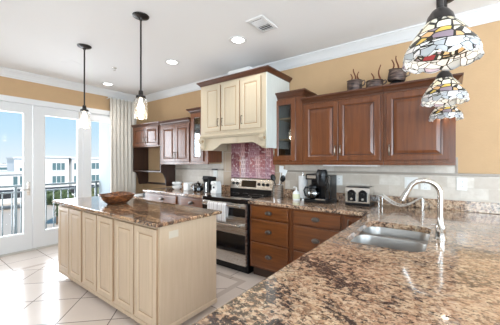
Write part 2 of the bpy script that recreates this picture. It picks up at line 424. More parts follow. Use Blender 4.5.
def door(parent, F, a0, a1, b0, b1, m, pull=None, name='door'):
    gl = {'cream': 'glaze', 'maple': 'maple_glaze', 'cherry': 'cherry_glaze'}[m]
    mb = MB().panel(F, a0, a1, b0, b1, DOOR); mb.bm.faces.ensure_lookup_table()
    for i, f in enumerate(mb.bm.faces):
        if i//4 in (0, 5): f.material_index = 1      # glaze settles on the edge and in the groove
    d = mb.build(name, (m, gl), parent)
    if pull: bow_pull(F, pull[0], pull[1], d)
    return d
CR_S = [(0, 0), (.008, 0), (.008, .012), (.018, .02), (.026, .035), (.045, .05), (.052, .055), (.052, .07), (0, .07)]
def upper(name, label, x0, x1, z0, z1, yf, doors, mats=('cherry', 'cherry', 'crown_wood'), left=True, right=True, pulls=(), crown=CR_S, lightrail=True):
    r = thing(name, label, 'cabinet', ((x0+x1)/2, YB-.02, z0))
    MB().box(x0+.001, x1-.001, yf, YB-.024, z0, z1).build('body', mats[0], r)
    MB().crown(x0+.001, x1-.001, yf, YB-.024, z1+.0005, crown, left, right).build('crown_moulding', mats[2], r)
    if lightrail: MB().box(x0+.001, x1-.001, yf, yf+.02, z0-.028, z0-.0005, .003).build('light_rail', mats[0], r)
    F = FY(yf-.001)
    for i, (a, b_) in enumerate(doors): door(r, F, a, b_, z0+.02, z1-.018, mats[1], pulls[i] if i < len(pulls) else None)
    return r
upper('wall_cabinet', 'cherry double-door wall cabinet above the coffee maker and toaster', -1.38, -.52, 1.372, 2.045, 2.89, [(-1.345, -.962), (-.956, -.548)], left=False, right=False, pulls=[(-.987, 1.50), (-.931, 1.50)])
upper('wall_cabinet', 'cherry wall cabinet with one wide door, at the open end of the run', -.519, .042, 1.372, 2.045, 2.89, [(-.492, -.003)], left=False, pulls=[(-.465, 1.49)])
upper('wall_cabinet', 'cherry double-door wall cabinet over the small white appliances', -4.12, -3.335, 1.365, 2.02, 2.89, [(-4.06, -3.70), (-3.694, -3.35)], left=False, right=False, pulls=[(-3.725, 1.49), (-3.668, 1.49)])

def glass_cabinet(label, x0, x1, z0, z1, yf, a0, a1, pull_a):
    r = thing('glass_cabinet', label, 'cabinet', ((x0+x1)/2, YB-.02, z0))
    t = .018; yb = YB-.024; mb = MB()
    mb.box(x0+.001, x0+t, yf+.0, yb, z0, z1); mb.box(x1-t, x1-.001, yf, yb, z0, z1)
    mb.box(x0+t, x1-t, yf, yb, z0, z0+t); mb.box(x0+t, x1-t, yf, yb, z1-t, z1)
    mb.box(x0+t, a0+.01, yf, yf+.02, z0+t, z1-t); mb.box(a1-.01, x1-t, yf, yf+.02, z0+t, z1-t)
    mb.build('body', 'cherry', r)
    MB().box(x0+t, x1-t, yb-.012, yb-.001, z0+t, z1-t).build('back_panel', 'inside', r)
    MB().crown(x0+.001, x1-.001, yf, yb, z1+.0005, CR_S, True, True).build('crown_moulding', 'crown_wood', r)
    MB().box(x0+.001, x1-.001, yf, yf+.02, z0-.03, z0-.0005, .003).build('light_rail', 'cherry', r)
    for z in (z0+.27, z0+.53): MB().box(x0+t+.001, x1-t-.001, yf+.03, yb-.014, z, z+.018, .002).build('shelf', 'shelf', r)
    F = FY(yf-.001)
    d = MB().panel(F, a0, a1, z0+.02, z1-.018, [(0, 0), (0, .017), (.003, .020), (.056, .020), (.064, .012), (.064, 0)], fill=False).build('door', 'cherry', r)
    MB().box(a0+.061, a1-.061, yf-.009, yf-.005, z0+.081, z1-.079).build('pane', 'cab_glass', d)
    bow_pull(F, pull_a, z0+.13, d)
    return r
glass_cabinet('tall cherry glass-door cabinet beside the cream hood and the pots', -1.789, -1.381, 1.372, 2.15, 2.89, -1.762, -1.465, -1.745)
glass_cabinet('tall cherry glass-door cabinet behind the hood, nearer the curtain', -3.333, -2.935, 1.372, 2.15, 2.89, -3.30, -3.03, -3.05)

# desk hutch
def hutch():
    x0, x1, yf, yb = -5.03, -4.122, 2.89, YB-.003
    r = thing('desk_hutch', 'dark cherry desk hutch with two small doors over an open shelf, beside the curtain', 'hutch', ((x0+x1)/2, yb, .93))
    MB().box(x0, x1, yf, yb, 1.662, 2.05).build('body', 'cherry', r)
    MB().crown(x0, x1, yf, yb, 2.0505, CR_S[:4]+[(.034, .04), (.036, .052), (0, .052)], False, False).build('crown_moulding', 'crown_wood', r)
    F = FY(yf-.001)
    for a, b_, p in ((-4.965, -4.575, -4.607), (-4.566, -4.178, -4.535)): door(r, F, a, b_, 1.685, 2.035, 'cherry', (p, 1.79))
    cyz = [(yf, 1.661), (yf, 1.19)]
    for i in range(11):
        a = PI/2*i/10; cyz.append((yf+.012+.10*math.sin(a), 1.185-.215*(1-math.cos(a))))
    cyz += [(yf+.13, .935), (yb, .935), (yb, 1.661)]
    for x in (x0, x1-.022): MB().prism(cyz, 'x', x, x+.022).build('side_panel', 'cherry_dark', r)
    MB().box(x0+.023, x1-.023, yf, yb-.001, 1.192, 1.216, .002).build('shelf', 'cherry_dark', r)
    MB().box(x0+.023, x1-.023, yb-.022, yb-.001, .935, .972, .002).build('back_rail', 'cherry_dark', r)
    return r
hutch()

# cream hood
def hood():
    x0, x1, yf, yb = -2.834, -1.722, 2.65, YB-.018
    z0, z1 = 1.735, 2.435
    r = thing('range_hood', 'cream painted cabinet hood with arched valance above the range', 'hood', ((x0+x1)/2, yb, 1.54))
    MB().box(x0, x1-.012, yf, yb, z0, z1).build('body', 'cream', r)
    MB().prism([(yf, 1.545), (yb, 1.545), (yb, z1), (yf, z1)], 'x', x1-.0115, x1).build('side_panel', 'cream_cool_lit', r)
    MB().prism([(yf+.0, 1.545), (yb, 1.545), (yb, z0-.001), (yf, z0-.001)], 'x', x0, x0+.012).build('side_panel', 'cream', r)
    cr = [(0, 0), (.010, 0), (.012, .010), (.018, .016), (.026, .026), (.040, .038), (.045, .042), (.045, .056), (0, .056)]
    MB().crown(x0, x1, yf, yb, z1+.0005, cr).build('crown_moulding', 'crown_wood', r)
    F = FY(yf-.001)
    for a, b_, p in ((-2.745, -2.452, -2.478), (-2.432, -2.125, -2.405), (-2.105, -1.80, -2.078)):
        door(r, F, a, b_, 1.79, 2.405, 'cream', (p, 1.905))
    MB().crown(x0+.001, x1-.013, yf, yf+.05, z0-.03, [(0, 0), (.012, 0), (.016, .012), (.03, .02), (.03, .034), (.006, .05), (0, .05)], False, False).build('ledge_moulding', 'cream', r)
    yv = yf+.028
    # arched valance in two halves with a thin keystone line
    def arch(x):
        u = abs(x+2.19)
        if u < .24: return 1.622
        if u < .45:
            q = (u-.24)/.21; return 1.622-.085*(q*q*(3-2*q))
        return 1.537
    xs = [x0+.0+(x1-.013-x0)*i/48 for i in range(49)]
    poly = [(x, arch(x)) for x in xs] + [(x1-.013, z0-.032), (x0, z0-.032)]
    MB().prism(poly, 'y', yv-.014, yv+.012).build('valance', 'cream', r)
    MB().box(-2.198, -2.182, yv-.020, yv-.0145, 1.625, z0-.034, .002).build('keystone_strip', 'cream', r)
    MB().box(x0+.013, x1-.0125, yf+.045, yb-.001, 1.66, z0-.002).build('soffit', 'cream', r)
    for xc in (x0+.032, x1-.045):
        cb = []
        for a, b_ in ((0, .0), (.070, 0), (.074, -.03), (.056, -.055), (.034, -.075), (.030, -.10), (.040, -.115), (.036, -.135), (.018, -.150), (0, -.155)):
            cb.append((yv-.0145-a, z0-.034+b_))
        cbo = MB().prism(cb, 'x', xc-.027, xc+.027).build('corbel', 'cream', r)
        MB().tube([(xc+.0282, yv-.055+.020*(1-i/26)*math.cos(i*.55), z0-.075+.020*(1-i/26)*math.sin(i*.55)) for i in range(24)], .0035, 6).build('scroll', 'glaze', cbo, True)
    return r
hood()
# base units
def drawer_base(label, x0, x1, yf, rows, fx, group=None, name='drawer_cabinet', knob_at=None):
    r = thing(name, label, 'cabinet', ((x0+x1)/2, yf+.3, 0), group)
    MB().box(x0+.001, x1-.001, yf, YB-.02, .125, .872).build('body', 'cherry', r)
    MB().box(x0+.001, x1-.001, yf+.07, YB-.02, .002, .1245).build('toe_kick', 'inside', r)
    F = FY(yf-.001)
    for z0, z1 in rows:
        d = MB().panel(F, fx[0], fx[1], z0, z1, DRAWER).build('drawer', 'cherry_x_lit', r)
        oval_pull(F, knob_at or (fx[0]+fx[1])/2, (z0+z1)/2, d)
    return r
ROWS = [(.72, .858), (.445, .70), (.15, .425)]
drawer_base('cherry three-drawer base cabinet beside the range', -1.938, -1.376, 2.61, ROWS, (-1.905, -1.41))
drawer_base('cherry three-drawer base cabinet under the black coffee maker', -1.375, -.815, 2.61, ROWS, (-1.345, -.842))
def corner_base():
    r = thing('corner_cabinet', 'narrow cherry corner base cabinet where counter and peninsula meet', 'cabinet', (-.7, 2.9, 0))
    MB().box(-.813, -.561, 2.61, YB-.02, .125, .872).build('body', 'cherry', r)
    MB().box(-.813, -.561, 2.68, YB-.02, .002, .1245).build('toe_kick', 'inside', r)
    door(r, FY(2.609), -.795, -.585, .15, .858, 'cherry', (-.765, .78))
corner_base()
def left_base(label, x0, x1, fx):
    r = drawer_base(label, x0, x1, 2.61, [(.72, .858)], fx, name='base_cabinet')
    m = (fx[0]+fx[1])/2
    door(r, FY(2.609), fx[0], m-.003, .15, .70, 'cherry', (m-.035, .60)); door(r, FY(2.609), m+.003, fx[1], .15, .70, 'cherry', (m+.035, .60))
left_base('cherry base cabinet at the desk end of the counter', -4.16, -3.27, (-4.03, -3.31))
left_base('cherry base cabinet between its twin and the range', -3.269, -2.715, (-3.215, -2.74))
def peninsula_base():
    r = thing('peninsula_cabinet', 'cherry peninsula base cabinet under the sink counter', 'cabinet', (-.25, 1.4, 0))
    mb = MB(); mb.box(-.56, -.535, .42, 2.605, .125, .872); mb.box(.05, .07, .42, 2.605, .002, .872); mb.box(-.535, .05, .42, .44, .125, .872)
    mb.box(-.535, .05, .44, 2.605, .125, .145); mb.build('body', 'cherry', r)
    MB().box(-.49, .049, .43, 2.605, .002, .1245).build('toe_kick', 'inside', r)
    F = lambda a, b, n: Vector((-.561-n, a, b))
    for i in range(4): door(r, F, .45+i*.535, .965+i*.535, .15, .858, 'cherry', (.49+i*.535+(i % 2)*.44, .75))
peninsula_base()

# island
def island():
    x0, x1, yf, yb = -3.78, -1.77, 1.235, 1.85
    r = thing('island_cabinet', 'bleached maple kitchen island cabinet with six raised panels', 'island', ((x0+x1)/2, (yf+yb)/2, 0))
    MB().box(x0, x1, yf, yb, .055, .882, .002).build('body', 'maple', r)
    MB().box(x0+.12, x1-.06, yf+.09, yb-.06, .002, .0545).build('toe_kick', 'maple', r)
    F = FY(yf-.001); p = (x1-x0)/6
    for i in range(6):
        o0 = .022 if i % 2 == 0 else .010; o1 = .010 if i % 2 == 0 else .022
        door(r, F, x0+p*i+o0, x0+p*(i+1)-o1, .105, .855, 'maple', name='raised_panel')
    MB().crown(x0, x1, yf, yb, .056, [(0, 0), (.010, 0), (.010, .03), (.004, .036), (0, .036)]).build('base_moulding', 'maple', r)
island()
def slab(name, label, poly, z0, z1, m, hole=None, ease=.012):
    """stone slab with an eased edge, optionally with a cut-out"""
    bm = bmesh.new()
    def inset(pl, d):
        n = len(pl); out = []
        for i in range(n):
            p0, p1, p2 = Vector(pl[i-1]), Vector(pl[i]), Vector(pl[(i+1) % n])
            e1 = (p1-p0).normalized(); e2 = (p2-p1).normalized()
            n1 = Vector((-e1.y, e1.x)); n2 = Vector((-e2.y, e2.x)); b = (n1+n2); b /= max(.2, b.dot(n1))
            out.append(p1+b*d)
        return out
    rings = [(inset(poly, ease), z0), (inset(poly, ease*.3), z0+ease*.3), (poly, z0+ease), (poly, z1-ease), (inset(poly, ease*.3), z1-ease*.3), (inset(poly, ease), z1)]
    R = [[bm.verts.new((p[0], p[1], z)) for p in q] for q, z in rings]; n = len(poly)
    for a, b in zip(R, R[1:]):
        for i in range(n): bm.faces.new((a[i], a[(i+1) % n], b[(i+1) % n], b[i]))
    tops = [R[0], R[-1]]; holes = []
    if hole:
        hs = [[bm.verts.new((p[0], p[1], z)) for p in hole] for z in (z0, z1)]; holes = hs; h = len(hole)
        for i in range(h): bm.faces.new((hs[0][i], hs[0][(i+1) % h], hs[1][(i+1) % h], hs[1][i]))
    bm.edges.ensure_lookup_table()
    for k, t in enumerate(tops):
        ed = [bm.edges.get((t[i], t[(i+1) % n])) for i in range(n)]
        if holes:
            hh = holes[k]; ed += [bm.edges.get((hh[i], hh[(i+1) % len(hh)])) for i in range(len(hh))]
            bmesh.ops.triangle_fill(bm, edges=ed, use_beauty=True)
        else: bm.faces.new(t)
    mb = MB(); mb.bm = bm; o = mb.build(name, m)
    return tag(o, label, 'countertop')
def rrect(x0, x1, y0, y1, r, seg=6):
    out = []
    for cx, cy, a in ((x1-r, y0+r, -PI/2), (x1-r, y1-r, 0), (x0+r, y1-r, PI/2), (x0+r, y0+r, PI)):
        for i in range(seg+1): out.append((cx+r*math.cos(a+PI/2*i/seg), cy+r*math.sin(a+PI/2*i/seg)))
    return out
CZ0, CZ1 = .874, .914
slab('island_countertop', 'rust brown granite island countertop under the wooden bowl', [(-3.85, 1.18), (-1.735, 1.18), (-1.735, 1.89), (-3.85, 1.89)], .884, CZ1, 'granite_island', ease=.009)
slab('peninsula_countertop', 'L-shaped beige and brown granite countertop with the sink set in it', [(-1.945, 2.58), (-.59, 2.58), (-.59, .36), (.95, .36), (.95, YB-.002), (-1.945, YB-.002)], CZ0, CZ1, 'granite', rrect(-.505, -.10, 1.59, 2.265, .08))
slab('back_countertop', 'granite countertop between the desk and the range under small appliances', [(-4.18, 2.58), (-2.708, 2.58), (-2.708, YB-.002), (-4.18, YB-.002)], CZ0, CZ1, 'granite')
b = tag(MB().box(-1.945, .95, YB-.026, YB-.0105, CZ1+.001, 1.012, .004).build('granite_upstand', 'granite'), 'long granite upstand along the wall behind coffee maker and sink', 'upstand')
b = tag(MB().box(-4.18, -2.708, YB-.026, YB-.0105, CZ1+.001, 1.012, .004).build('granite_upstand', 'granite_island'), 'short granite upstand behind the small white appliances', 'upstand')

# desk
r = thing('desk', 'low desk with a dark granite top under the hutch', 'desk', (-4.65, 2.9, 0))
MB().box(-5.05, -4.183, 2.62, YB-.003, .735, .765, .006).build('desk_top', 'granite_island', r)
MB().box(-5.04, -5.01, 2.66, YB-.01, .002, .734).build('side_panel', 'cherry', r)
MB().box(-4.215, -4.185, 2.66, YB-.01, .002, .734).build('side_panel', 'cherry', r)
d = MB().panel(FY(2.66), -4.98, -4.23, .60, .725, DRAWER).build('drawer', 'cherry_x_lit', r)
oval_pull(FY(2.66), -4.7, .66, d)
MB().box(-5.0, -4.23, 2.661, 2.70, .60, .725).build('rail', 'cherry', r)

# ------------------------------------------------------------------ range
def range_():
    x0, x1, yf, yb = -2.702, -1.952, 2.585, YB-.015
    r = thing('range', 'stainless double-oven range with black glass cooktop under the hood', 'stove', ((x0+x1)/2, 2.9, 0))
    MB().box(x0, x1, yf, yb, .10, .8695).build('body', 'black', r)
    MB().box(x0+.03, x1-.03, yf+.05, yb, .003, .0995).build('base', 'black', r)
    ct = MB().box(x0, x1, yf-.035, yb-.075, .870, .918, .006).build('cooktop', 'black_gloss', r)
    for cx, cy, q in ((-2.52, 2.76, .10), (-2.13, 2.76, .085), (-2.52, 3.0, .075), (-2.13, 3.0, .10)):
        MB().lathe([(q-.003, .9183), (q, .9187), (q+.003, .9183)], (cx, cy, 0), 32).build('burner_ring', 'taupe', ct)
    # backguard
    bgd = MB().prism([(yb-.074, .9), (yb, .9), (yb, 1.135), (yb-.03, 1.14), (yb-.045, 1.125), (yb-.07, .99), (yb-.074, .985)], 'x', x0+.002, x1-.002).build('backguard', 'steel', r)
    MB().box(x0+.004, x1-.004, yb-.079, yb-.0745, .919, .985).build('vent_strip', 'black', bgd)
    n = Vector((0, -.135, .025)).normalized(); 
    def on(x, t): return Vector((x, yb-.07+.025*t, .99+.135*t)) + n*.001
    mb = MB(); u = Vector((0, .025, .135)).normalized()
    for s0, s1, a, b_ in ((-2.49, -2.225, .16, .86),):
        q = [on(s0, a), on(s1, a), on(s1, b_), on(s0, b_)]; mb.loft([q, [p+n*.003 for p in q]])
    mb.build('display', 'black_gloss', bgd)
    for x in (-2.645, -2.572, -2.175, -2.10, -2.03):
        c = on(x, .5); mt = Matrix.Translation(c) @ n.to_track_quat('Z', 'Y').to_matrix().to_4x4()
        MB().lathe([(.023, 0), (.022, .006), (.018, .022), (.001, .023)], (0, 0, 0), 18, mt, True).build('control_knob', 'black', bgd, True)
    def oven(z0, z1, w0, w1, hz, nm):
        d = MB().box(x0+.008, x1-.008, yf-.035, yf-.001, z0, z1, .006).build(nm, 'steel', r)
        MB().box(x0+.012, x1-.012, yf-.039, yf-.0355, w0, w1, .001).build('oven_window', 'black_gloss', d)
        y = yf-.085
        mb = MB(); mb.tube([(x0+.06, y, hz), (x1-.06, y, hz)], .014, 14)
        for x in (x0+.085, x1-.085): mb.tube([(x, y, hz), (x, yf-.0352, hz)], .010, 10)
        mb.build('handle', 'chrome', d, True)
    oven(.708, .867, .709, .808, .842, 'upper_oven_door')
    oven(.262, .702, .263, .49, .603, 'lower_oven_door')
    MB().box(x0+.008, x1-.008, yf-.03, yf-.001, .115, .257, .006).build('bottom_drawer', 'steel', r)
range_()
def towel():
    mb = MB(); x0, x1 = -2.53, -2.21; hz, hy = .842, 2.500
    prof = []
    for i in range(8): prof.append((hy+.019, hz-.155+.155*i/8))
    for i in range(9):
        a = PI*i/8; prof.append((hy+.019*math.cos(a), hz+.019*math.sin(a)))
    for i in range(1, 11): prof.append((hy-.019-.004*i/10, hz-.205*i/10))
    rings = []
    for i in range(19):
        x = x0+(x1-x0)*i/18
        rings.append([Vector((x+.004*math.sin(k*.5+i), y-(.006*math.sin(i*.9)+.003*math.sin(i*2.1))*min(1, k/16 if k > 12 else 0), z)) for k, (y, z) in enumerate(prof)])
    mb.loft(rings, closed=False)
    m = mat('towel_cloth', (.83, .81, .80), .95, spec=.1); k_ = NT(m)
    s = k_.n('SeparateXYZ'); k_.l(k_.pos(), s.inputs[0])
    q = k_.math('FRACT', k_.math('MULTIPLY', s.outputs[0], 14.0))
    k_.base(k_.mix(k_.ramp(q, [(.10, 1.0), (.16, 0.0), (.55, 0.0), (.60, .6), (.66, 0.0)]), (.84, .82, .81), (.50, .42, .43)))
    o = mb.build('dish_towel', m, None, True, 180)
    sd = o.modifiers.new('thickness', 'SOLIDIFY'); sd.thickness = .004; sd.offset = 1
    tag(o, 'white striped dish towel hung over the upper oven handle', 'towel')
towel()

# tile mural
def mural():
    m = mat('mural_print', (.5, .25, .3), .25, coat=.3); k = NT(m)
    s = k.n('SeparateXYZ'); k.l(k.pos(), s.inputs[0]); cb = k.n('CombineXYZ'); k.l(s.outputs[0], cb.inputs[0]); k.l(s.outputs[2], cb.inputs[1]); v = cb.outputs[0]
    vv = k.n('TexVoronoi', distance='CHEBYCHEV'); k.l(k.mapping(v, scale=(11, 2.6, 1)), vv.inputs['Vector']); vv.inputs['Scale'].default_value = 1; vv.inputs['Randomness'].default_value = .6
    sc = k.n('SeparateColor'); k.l(vv.outputs['Color'], sc.inputs[0])
    c = k.ramp(sc.outputs[0], [(0, (.22, .06, .08)), (.22, (.50, .20, .21)), (.42, (.48, .26, .31)), (.6, (.76, .48, .48)), (.8, (.68, .34, .22)), (.9, (.86, .72, .73)), (1, (.86, .74, .75))], 'CONSTANT')
    b = k.n('TexBrick', offset=.3); k.l(k.mapping(v, loc=(.01, .02, 0)), b.inputs['Vector'])
    b.inputs['Scale'].default_value = 1; b.inputs['Brick Width'].default_value = .034; b.inputs['Row Height'].default_value = .062; b.inputs['Mortar Size'].default_value = .010; b.inputs['Mortar Smooth'].default_value = .3
    c = k.mix(k.math('MULTIPLY', k.math('SUBTRACT', 1, b.outputs['Fac']), .72), c, (.30, .11, .12))
    st = k.noise(k.mapping(v, scale=(16, 46, 1), rot=(0, 0, .35)), 1, 3)
    low = k.ramp(s.outputs[2], [(.0, 0.0), (1, 1.0)])
    zf = k.ramp(k.math('SUBTRACT', k.math('MULTIPLY', s.outputs[2], 2.0), 2.2), [(.1, 1.0), (.45, 0.0)])
    c = k.mix(k.math('MULTIPLY', zf, .55), c, k.ramp(st, [(.35, (.24, .15, .26)), (.6, (.72, .5, .56))]))
    n2 = k.noise(v, 26, 4); c = k.mix(k.ramp(n2, [(.54, 0.0), (.66, .75)]), c, (.84, .68, .68))
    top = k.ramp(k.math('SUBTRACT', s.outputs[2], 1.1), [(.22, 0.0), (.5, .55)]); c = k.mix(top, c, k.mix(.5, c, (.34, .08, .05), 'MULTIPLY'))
    g = k.n('TexBrick', offset=0.0); k.l(k.mapping(v, loc=(.0, .06, 0)), g.inputs['Vector'])
    g.inputs['Scale'].default_value = 1; g.inputs['Brick Width'].default_value = .15; g.inputs['Row Height'].default_value = .15; g.inputs['Mortar Size'].default_value = .0022
    c = k.mix(g.outputs['Fac'], c, (.34, .22, .22)); k.base(c)
    o = MB().box(-2.744, -1.951, YB-.0165, YB-.0105, 1.115, 1.66).build('tile_mural', m)
    tag(o, 'pink and purple tile mural of abstract building fronts behind the range', 'mural')
mural()

# ------------------------------------------------------------------ sink and faucet
def sink():
    r = thing('kitchen_sink', 'undermount double-bowl stainless sink in the peninsula counter', 'sink', (-.3, 1.91, .68))
    ox0, ox1, oy0, oy1 = -.515, -.09, 1.59, 2.23; zt = CZ0-.001; ym = 1.93
    def bowl(x0, x1, y0, y1, dep, nm):
        mb = MB(); rings = []
        for ins, z, rad in ((0, zt-.001, .085), (.004, zt-.012, .083), (.012, zt-dep*.5, .078), (.022, zt-dep+.03, .07), (.05, zt-dep+.004, .05), (.10, zt-dep, .03)):
            rings.append([Vector((a, b_, z)) for a, b_ in rrect(x0+ins, x1-ins, y0+ins, y1-ins, rad)])
        mb.loft(rings, True, False, True)
        o = mb.build(nm, 'sink_steel', r, True, 50)
        cx, cy = (x0+x1)/2, (y0+y1)/2
        MB().lathe([(.042, .004), (.040, .006), (.03, .003), (.012, .0015), (.001, .0015)], (cx, cy, zt-dep), 24).build('drain', 'chrome', o, True)
        return o
    bowl(-.512, -.092, 1.582, 1.975, .20, 'bowl'); bowl(-.512, -.092, 2.010, 2.273, .20, 'bowl')
    mb = MB(); ed = []
    for lp in ([(-.53, 1.565), (-.075, 1.565), (-.075, 2.29), (-.53, 2.29)], rrect(-.511, -.093, 1.583, 1.974, .085), rrect(-.511, -.093, 2.011, 2.272, .085)):
        vs = [mb.bm.verts.new((a, b_, zt-.0012)) for a, b_ in lp]; ed += [mb.bm.edges.new((vs[i-1], vs[i])) for i in range(len(vs))]
    bmesh.ops.triangle_fill(mb.bm, edges=ed, use_beauty=True)
    mb.build('rim', 'sink_steel', r)
sink()
def faucet():
    bx, by = -.045, 1.975; z0 = CZ1+.0005
    r = thing('faucet', 'polished high-arc gooseneck faucet standing behind the sink', 'faucet', (bx, by, z0))
    MB().lathe([(.031, 0), (.031, .006), (.026, .010), (.024, .05), (.026, .055), (.026, .075), (.021, .085), (.016, .10), (.0155, .13)], (bx, by, z0), 24, None, True, True).build('base', 'chrome', r, True)
    pts = [(bx, by, z0+.125), (bx, by, z0+.20), (bx, by, z0+.255)]
    R, cz = .083, z0+.262
    dx, dy = -.995, -.10
    for i in range(1, 15):
        a = PI*i/14*.88; q = R*(1-math.cos(a)); pts.append((bx+dx*q, by+dy*q, cz+R*math.sin(a)))
    ex, ey, ez = pts[-1]; px, py, pz = pts[-2]
    d = Vector((ex-px, ey-py, ez-pz)).normalized()
    pts.append(tuple(Vector(pts[-1])+d*.03))
    MB().tube(pts, .0155, 14).build('gooseneck', 'chrome', r, True)
    e = Vector(pts[-1]); MB().tube([e-d*.004, e+d*.012, e+d*.03, e+d*.055, e+d*.06], [.0165, .018, .019, .0195, .015], 16).build('spray_head', 'chrome', r, True)
    mb = MB(); mb.tube([(bx, by-.025, z0+.062), (bx, by-.048, z0+.062)], .016, 14); mb.tube([(bx, by-.046, z0+.064), (bx-.006, by-.056, z0+.10), (bx-.012, by-.062, z0+.135)], [.008, .007, .006], 10)
    mb.build('lever', 'chrome', r, True)
    r = thing('soap_dispenser', 'small polished soap dispenser next to the faucet base', 'dispenser', (-.05, 2.085, z0))
    MB().lathe([(.020, 0), (.020, .005), (.012, .010), (.011, .05), (.014, .054), (.014, .064), (.001, .066)], (-.05, 2.085, z0), 18, None, True).build('body', 'chrome', r, True)
    MB().tube([(-.05, 2.085, z0+.058), (-.09, 2.08, z0+.06), (-.10, 2.079, z0+.052)], .005, 8).build('spout', 'chrome', r, True)
faucet()

# ------------------------------------------------------------------ things on the counters
CT = CZ1+.001
def cyl(mb, x, y, z0, z1, r0, r1=None, seg=24): return mb.lathe([(1e-4, z0), (r0, z0), (r1 or r0, z1), (1e-4, z1)], (x, y, 0), seg)
# crock
r = thing('utensil_crock', 'stainless steel utensil crock holding spoons beside the range', 'crock', (-1.775, 3.0, CT))
MB().lathe([(.001, 0), (.066, 0), (.068, .004), (.068, .165), (.070, .168), (.066, .170), (.064, .166), (.064, .01), (.001, .008)], (-1.775, 3.0, CT), 28).build('body', 'steel', r, True)
def utensil(name, label, dx, dy, lean, ln, head, m):
    x, y = -1.775, 3.0
    p0 = Vector((x-dx*.5, y-dy*.5, CT+.012)); p1 = Vector((x+dx, y+dy, CT+.175)); d = (p1-p0).normalized(); p2 = p0+d*ln
    r = thing(name, label, 'utensil', p0)
    MB().tube([p0, p1, p2], [.006, .007, .006], 8).build('handle', m, r, True)
    n = Vector((.45, -.89, 0)); sd = d.cross(n).normalized(); n = sd.cross(d).normalized(); mb = MB()
    if head == 'spoon':
        mt = Matrix((( *sd, 0), (*d, 0), (*n, 0), (0, 0, 0, 1))).transposed(); mt.translation = p2+d*.035
        mb.sphere((0, 0, 0), .045, 16, (.75, 1, .22), mt)
    else:
        q = [p2-sd*.022, p2+sd*.022, p2+d*.085+sd*.03, p2+d*.085-sd*.03]; mb.loft([[p-n*.0025 for p in q], [p+n*.0025 for p in q]])
    mb.build('head', m, r, head == 'spoon')
utensil('serving_spoon', 'black spoon leaning in the crock towards the range', -.045, 0, 0, .23, 'spoon', 'black')
utensil('serving_spoon', 'black spoon leaning in the crock away from the range', .042, -.005, 0, .22, 'spoon', 'black')
utensil('spatula', 'tall white spatula standing in the middle of the steel crock', .005, .02, 0, .32, 'spat', 'plastic_white')
utensil('spatula', 'white flat spatula tilted over the crock rim', .022, .03, 0, .285, 'spat', 'plastic_white')
# paper towel
px, py = -1.475, 3.10
r = thing('paper_towel_holder', 'upright paper towel roll on a holder beside the black coffee maker', 'paper towel', (px, py, CT))
MB().lathe([(.001, 0), (.07, 0), (.07, .008), (.012, .012), (.008, .014), (.008, .31), (.014, .315), (.012, .33), (.001, .335)], (px, py, CT), 24).build('stand', 'steel', r, True)
MB().lathe([(.02, .016), (.057, .016), (.057, .29), (.02, .29), (.02, .016)], (px, py, CT), 28).build('roll', 'paper', r, True)
# soap bottle
px, py = -1.49, 2.945
r = thing('soap_bottle', 'white pump bottle with a yellow-green label near the paper towel', 'bottle', (px, py, CT))
MB().lathe([(.001, 0), (.040, 0), (.042, .01), (.042, .085), (.032, .105), (.014, .115), (.013, .125), (.001, .125)], (px, py, CT), 24).build('body', 'plastic_white', r, True)
MB().lathe([(.0425, .02), (.0428, .022), (.0428, .075), (.0425, .077)], (px, py, CT), 24).build('label', mat('label_green', (.72, .72, .50), .5), r, True)
mb = MB(); mb.tube([(px, py, CT+.12), (px, py, CT+.155), (px-.012, py-.012, CT+.16), (px-.03, py-.02, CT+.155)], .006, 8); mb.build('pump', 'plastic_white', r, True)
# coffee maker (double)
def coffee():
    cx, cy = -1.185, 3.01
    r = thing('coffee_maker', 'large black combination coffee maker with glass carafe and round pod lid', 'coffee maker', (cx, cy, CT))
    MB().box(cx-.165, cx+.115, cy-.15, cy+.15, CT, CT+.035, .008).build('base', 'black', r)
    MB().box(cx-.145, cx-.01, cy+.01, cy+.15, CT+.036, CT+.255, .01).build('tower', 'black', r)
    h = MB().box(cx-.155, cx-.005, cy-.13, cy+.15, CT+.256, CT+.325, .015).build('brew_head', 'black', r)
    MB().box(cx-.135, cx-.03, cy-.1335, cy-.1305, CT+.275, CT+.308, .001).build('control_panel', 'steel', h)
    MB().box(cx+.0, cx+.115, cy-.045, cy+.15, CT+.036, CT+.31, .014).build('pod_tower', 'black', r)
    MB().box(cx+.068, cx+.112, cy-.11, cy-.046, CT+.036, CT+.305, .012).build('water_tank', 'black_gloss', r)
    MB().lathe([(.001, .19), (.050, .19), (.056, .20), (.056, .30), (.062, .305), (.062, .345), (.05, .372), (.02, .384), (.001, .385)], (cx+.025, cy-.085, CT), 28).build('pod_head', 'black', r, True)
    MB().tube([(cx+.025+.048*math.cos(a), cy-.085+.048*math.sin(a), CT+.379) for a in [2*PI*i/24 for i in range(24)]], .004, 8, True).build('lid_ring', 'steel', r, True)
    c = MB().lathe([(.001, 0), (.055, 0), (.062, .02), (.066, .06), (.058, .10), (.046, .125), (.048, .135)], (cx-.085, cy-.065, CT+.036), 28).build('carafe', 'carafe_glass', r, True)
    MB().lathe([(.052, .125), (.053, .15), (.03, .165), (.001, .166)], (cx-.085, cy-.065, CT+.036), 24).build('carafe_lid', 'black', c, True)
    MB().lathe([(.067, .062), (.0685, .064), (.0675, .073), (.065, .075)], (cx-.085, cy-.065, CT+.036), 24).build('carafe_band', 'steel', c, True)
    MB().tube([(cx-.13, cy-.085, CT+.165), (cx-.17, cy-.10, CT+.165), (cx-.185, cy-.105, CT+.13), (cx-.17, cy-.10, CT+.07), (cx-.145, cy-.09, CT+.06)], .010, 10).build('carafe_handle', 'black', c, True)
    MB().box(cx-.03, cx+.08, cy-.148, cy-.12, CT+.0355, CT+.05, .003).build('drip_tray', 'steel', r)
coffee()
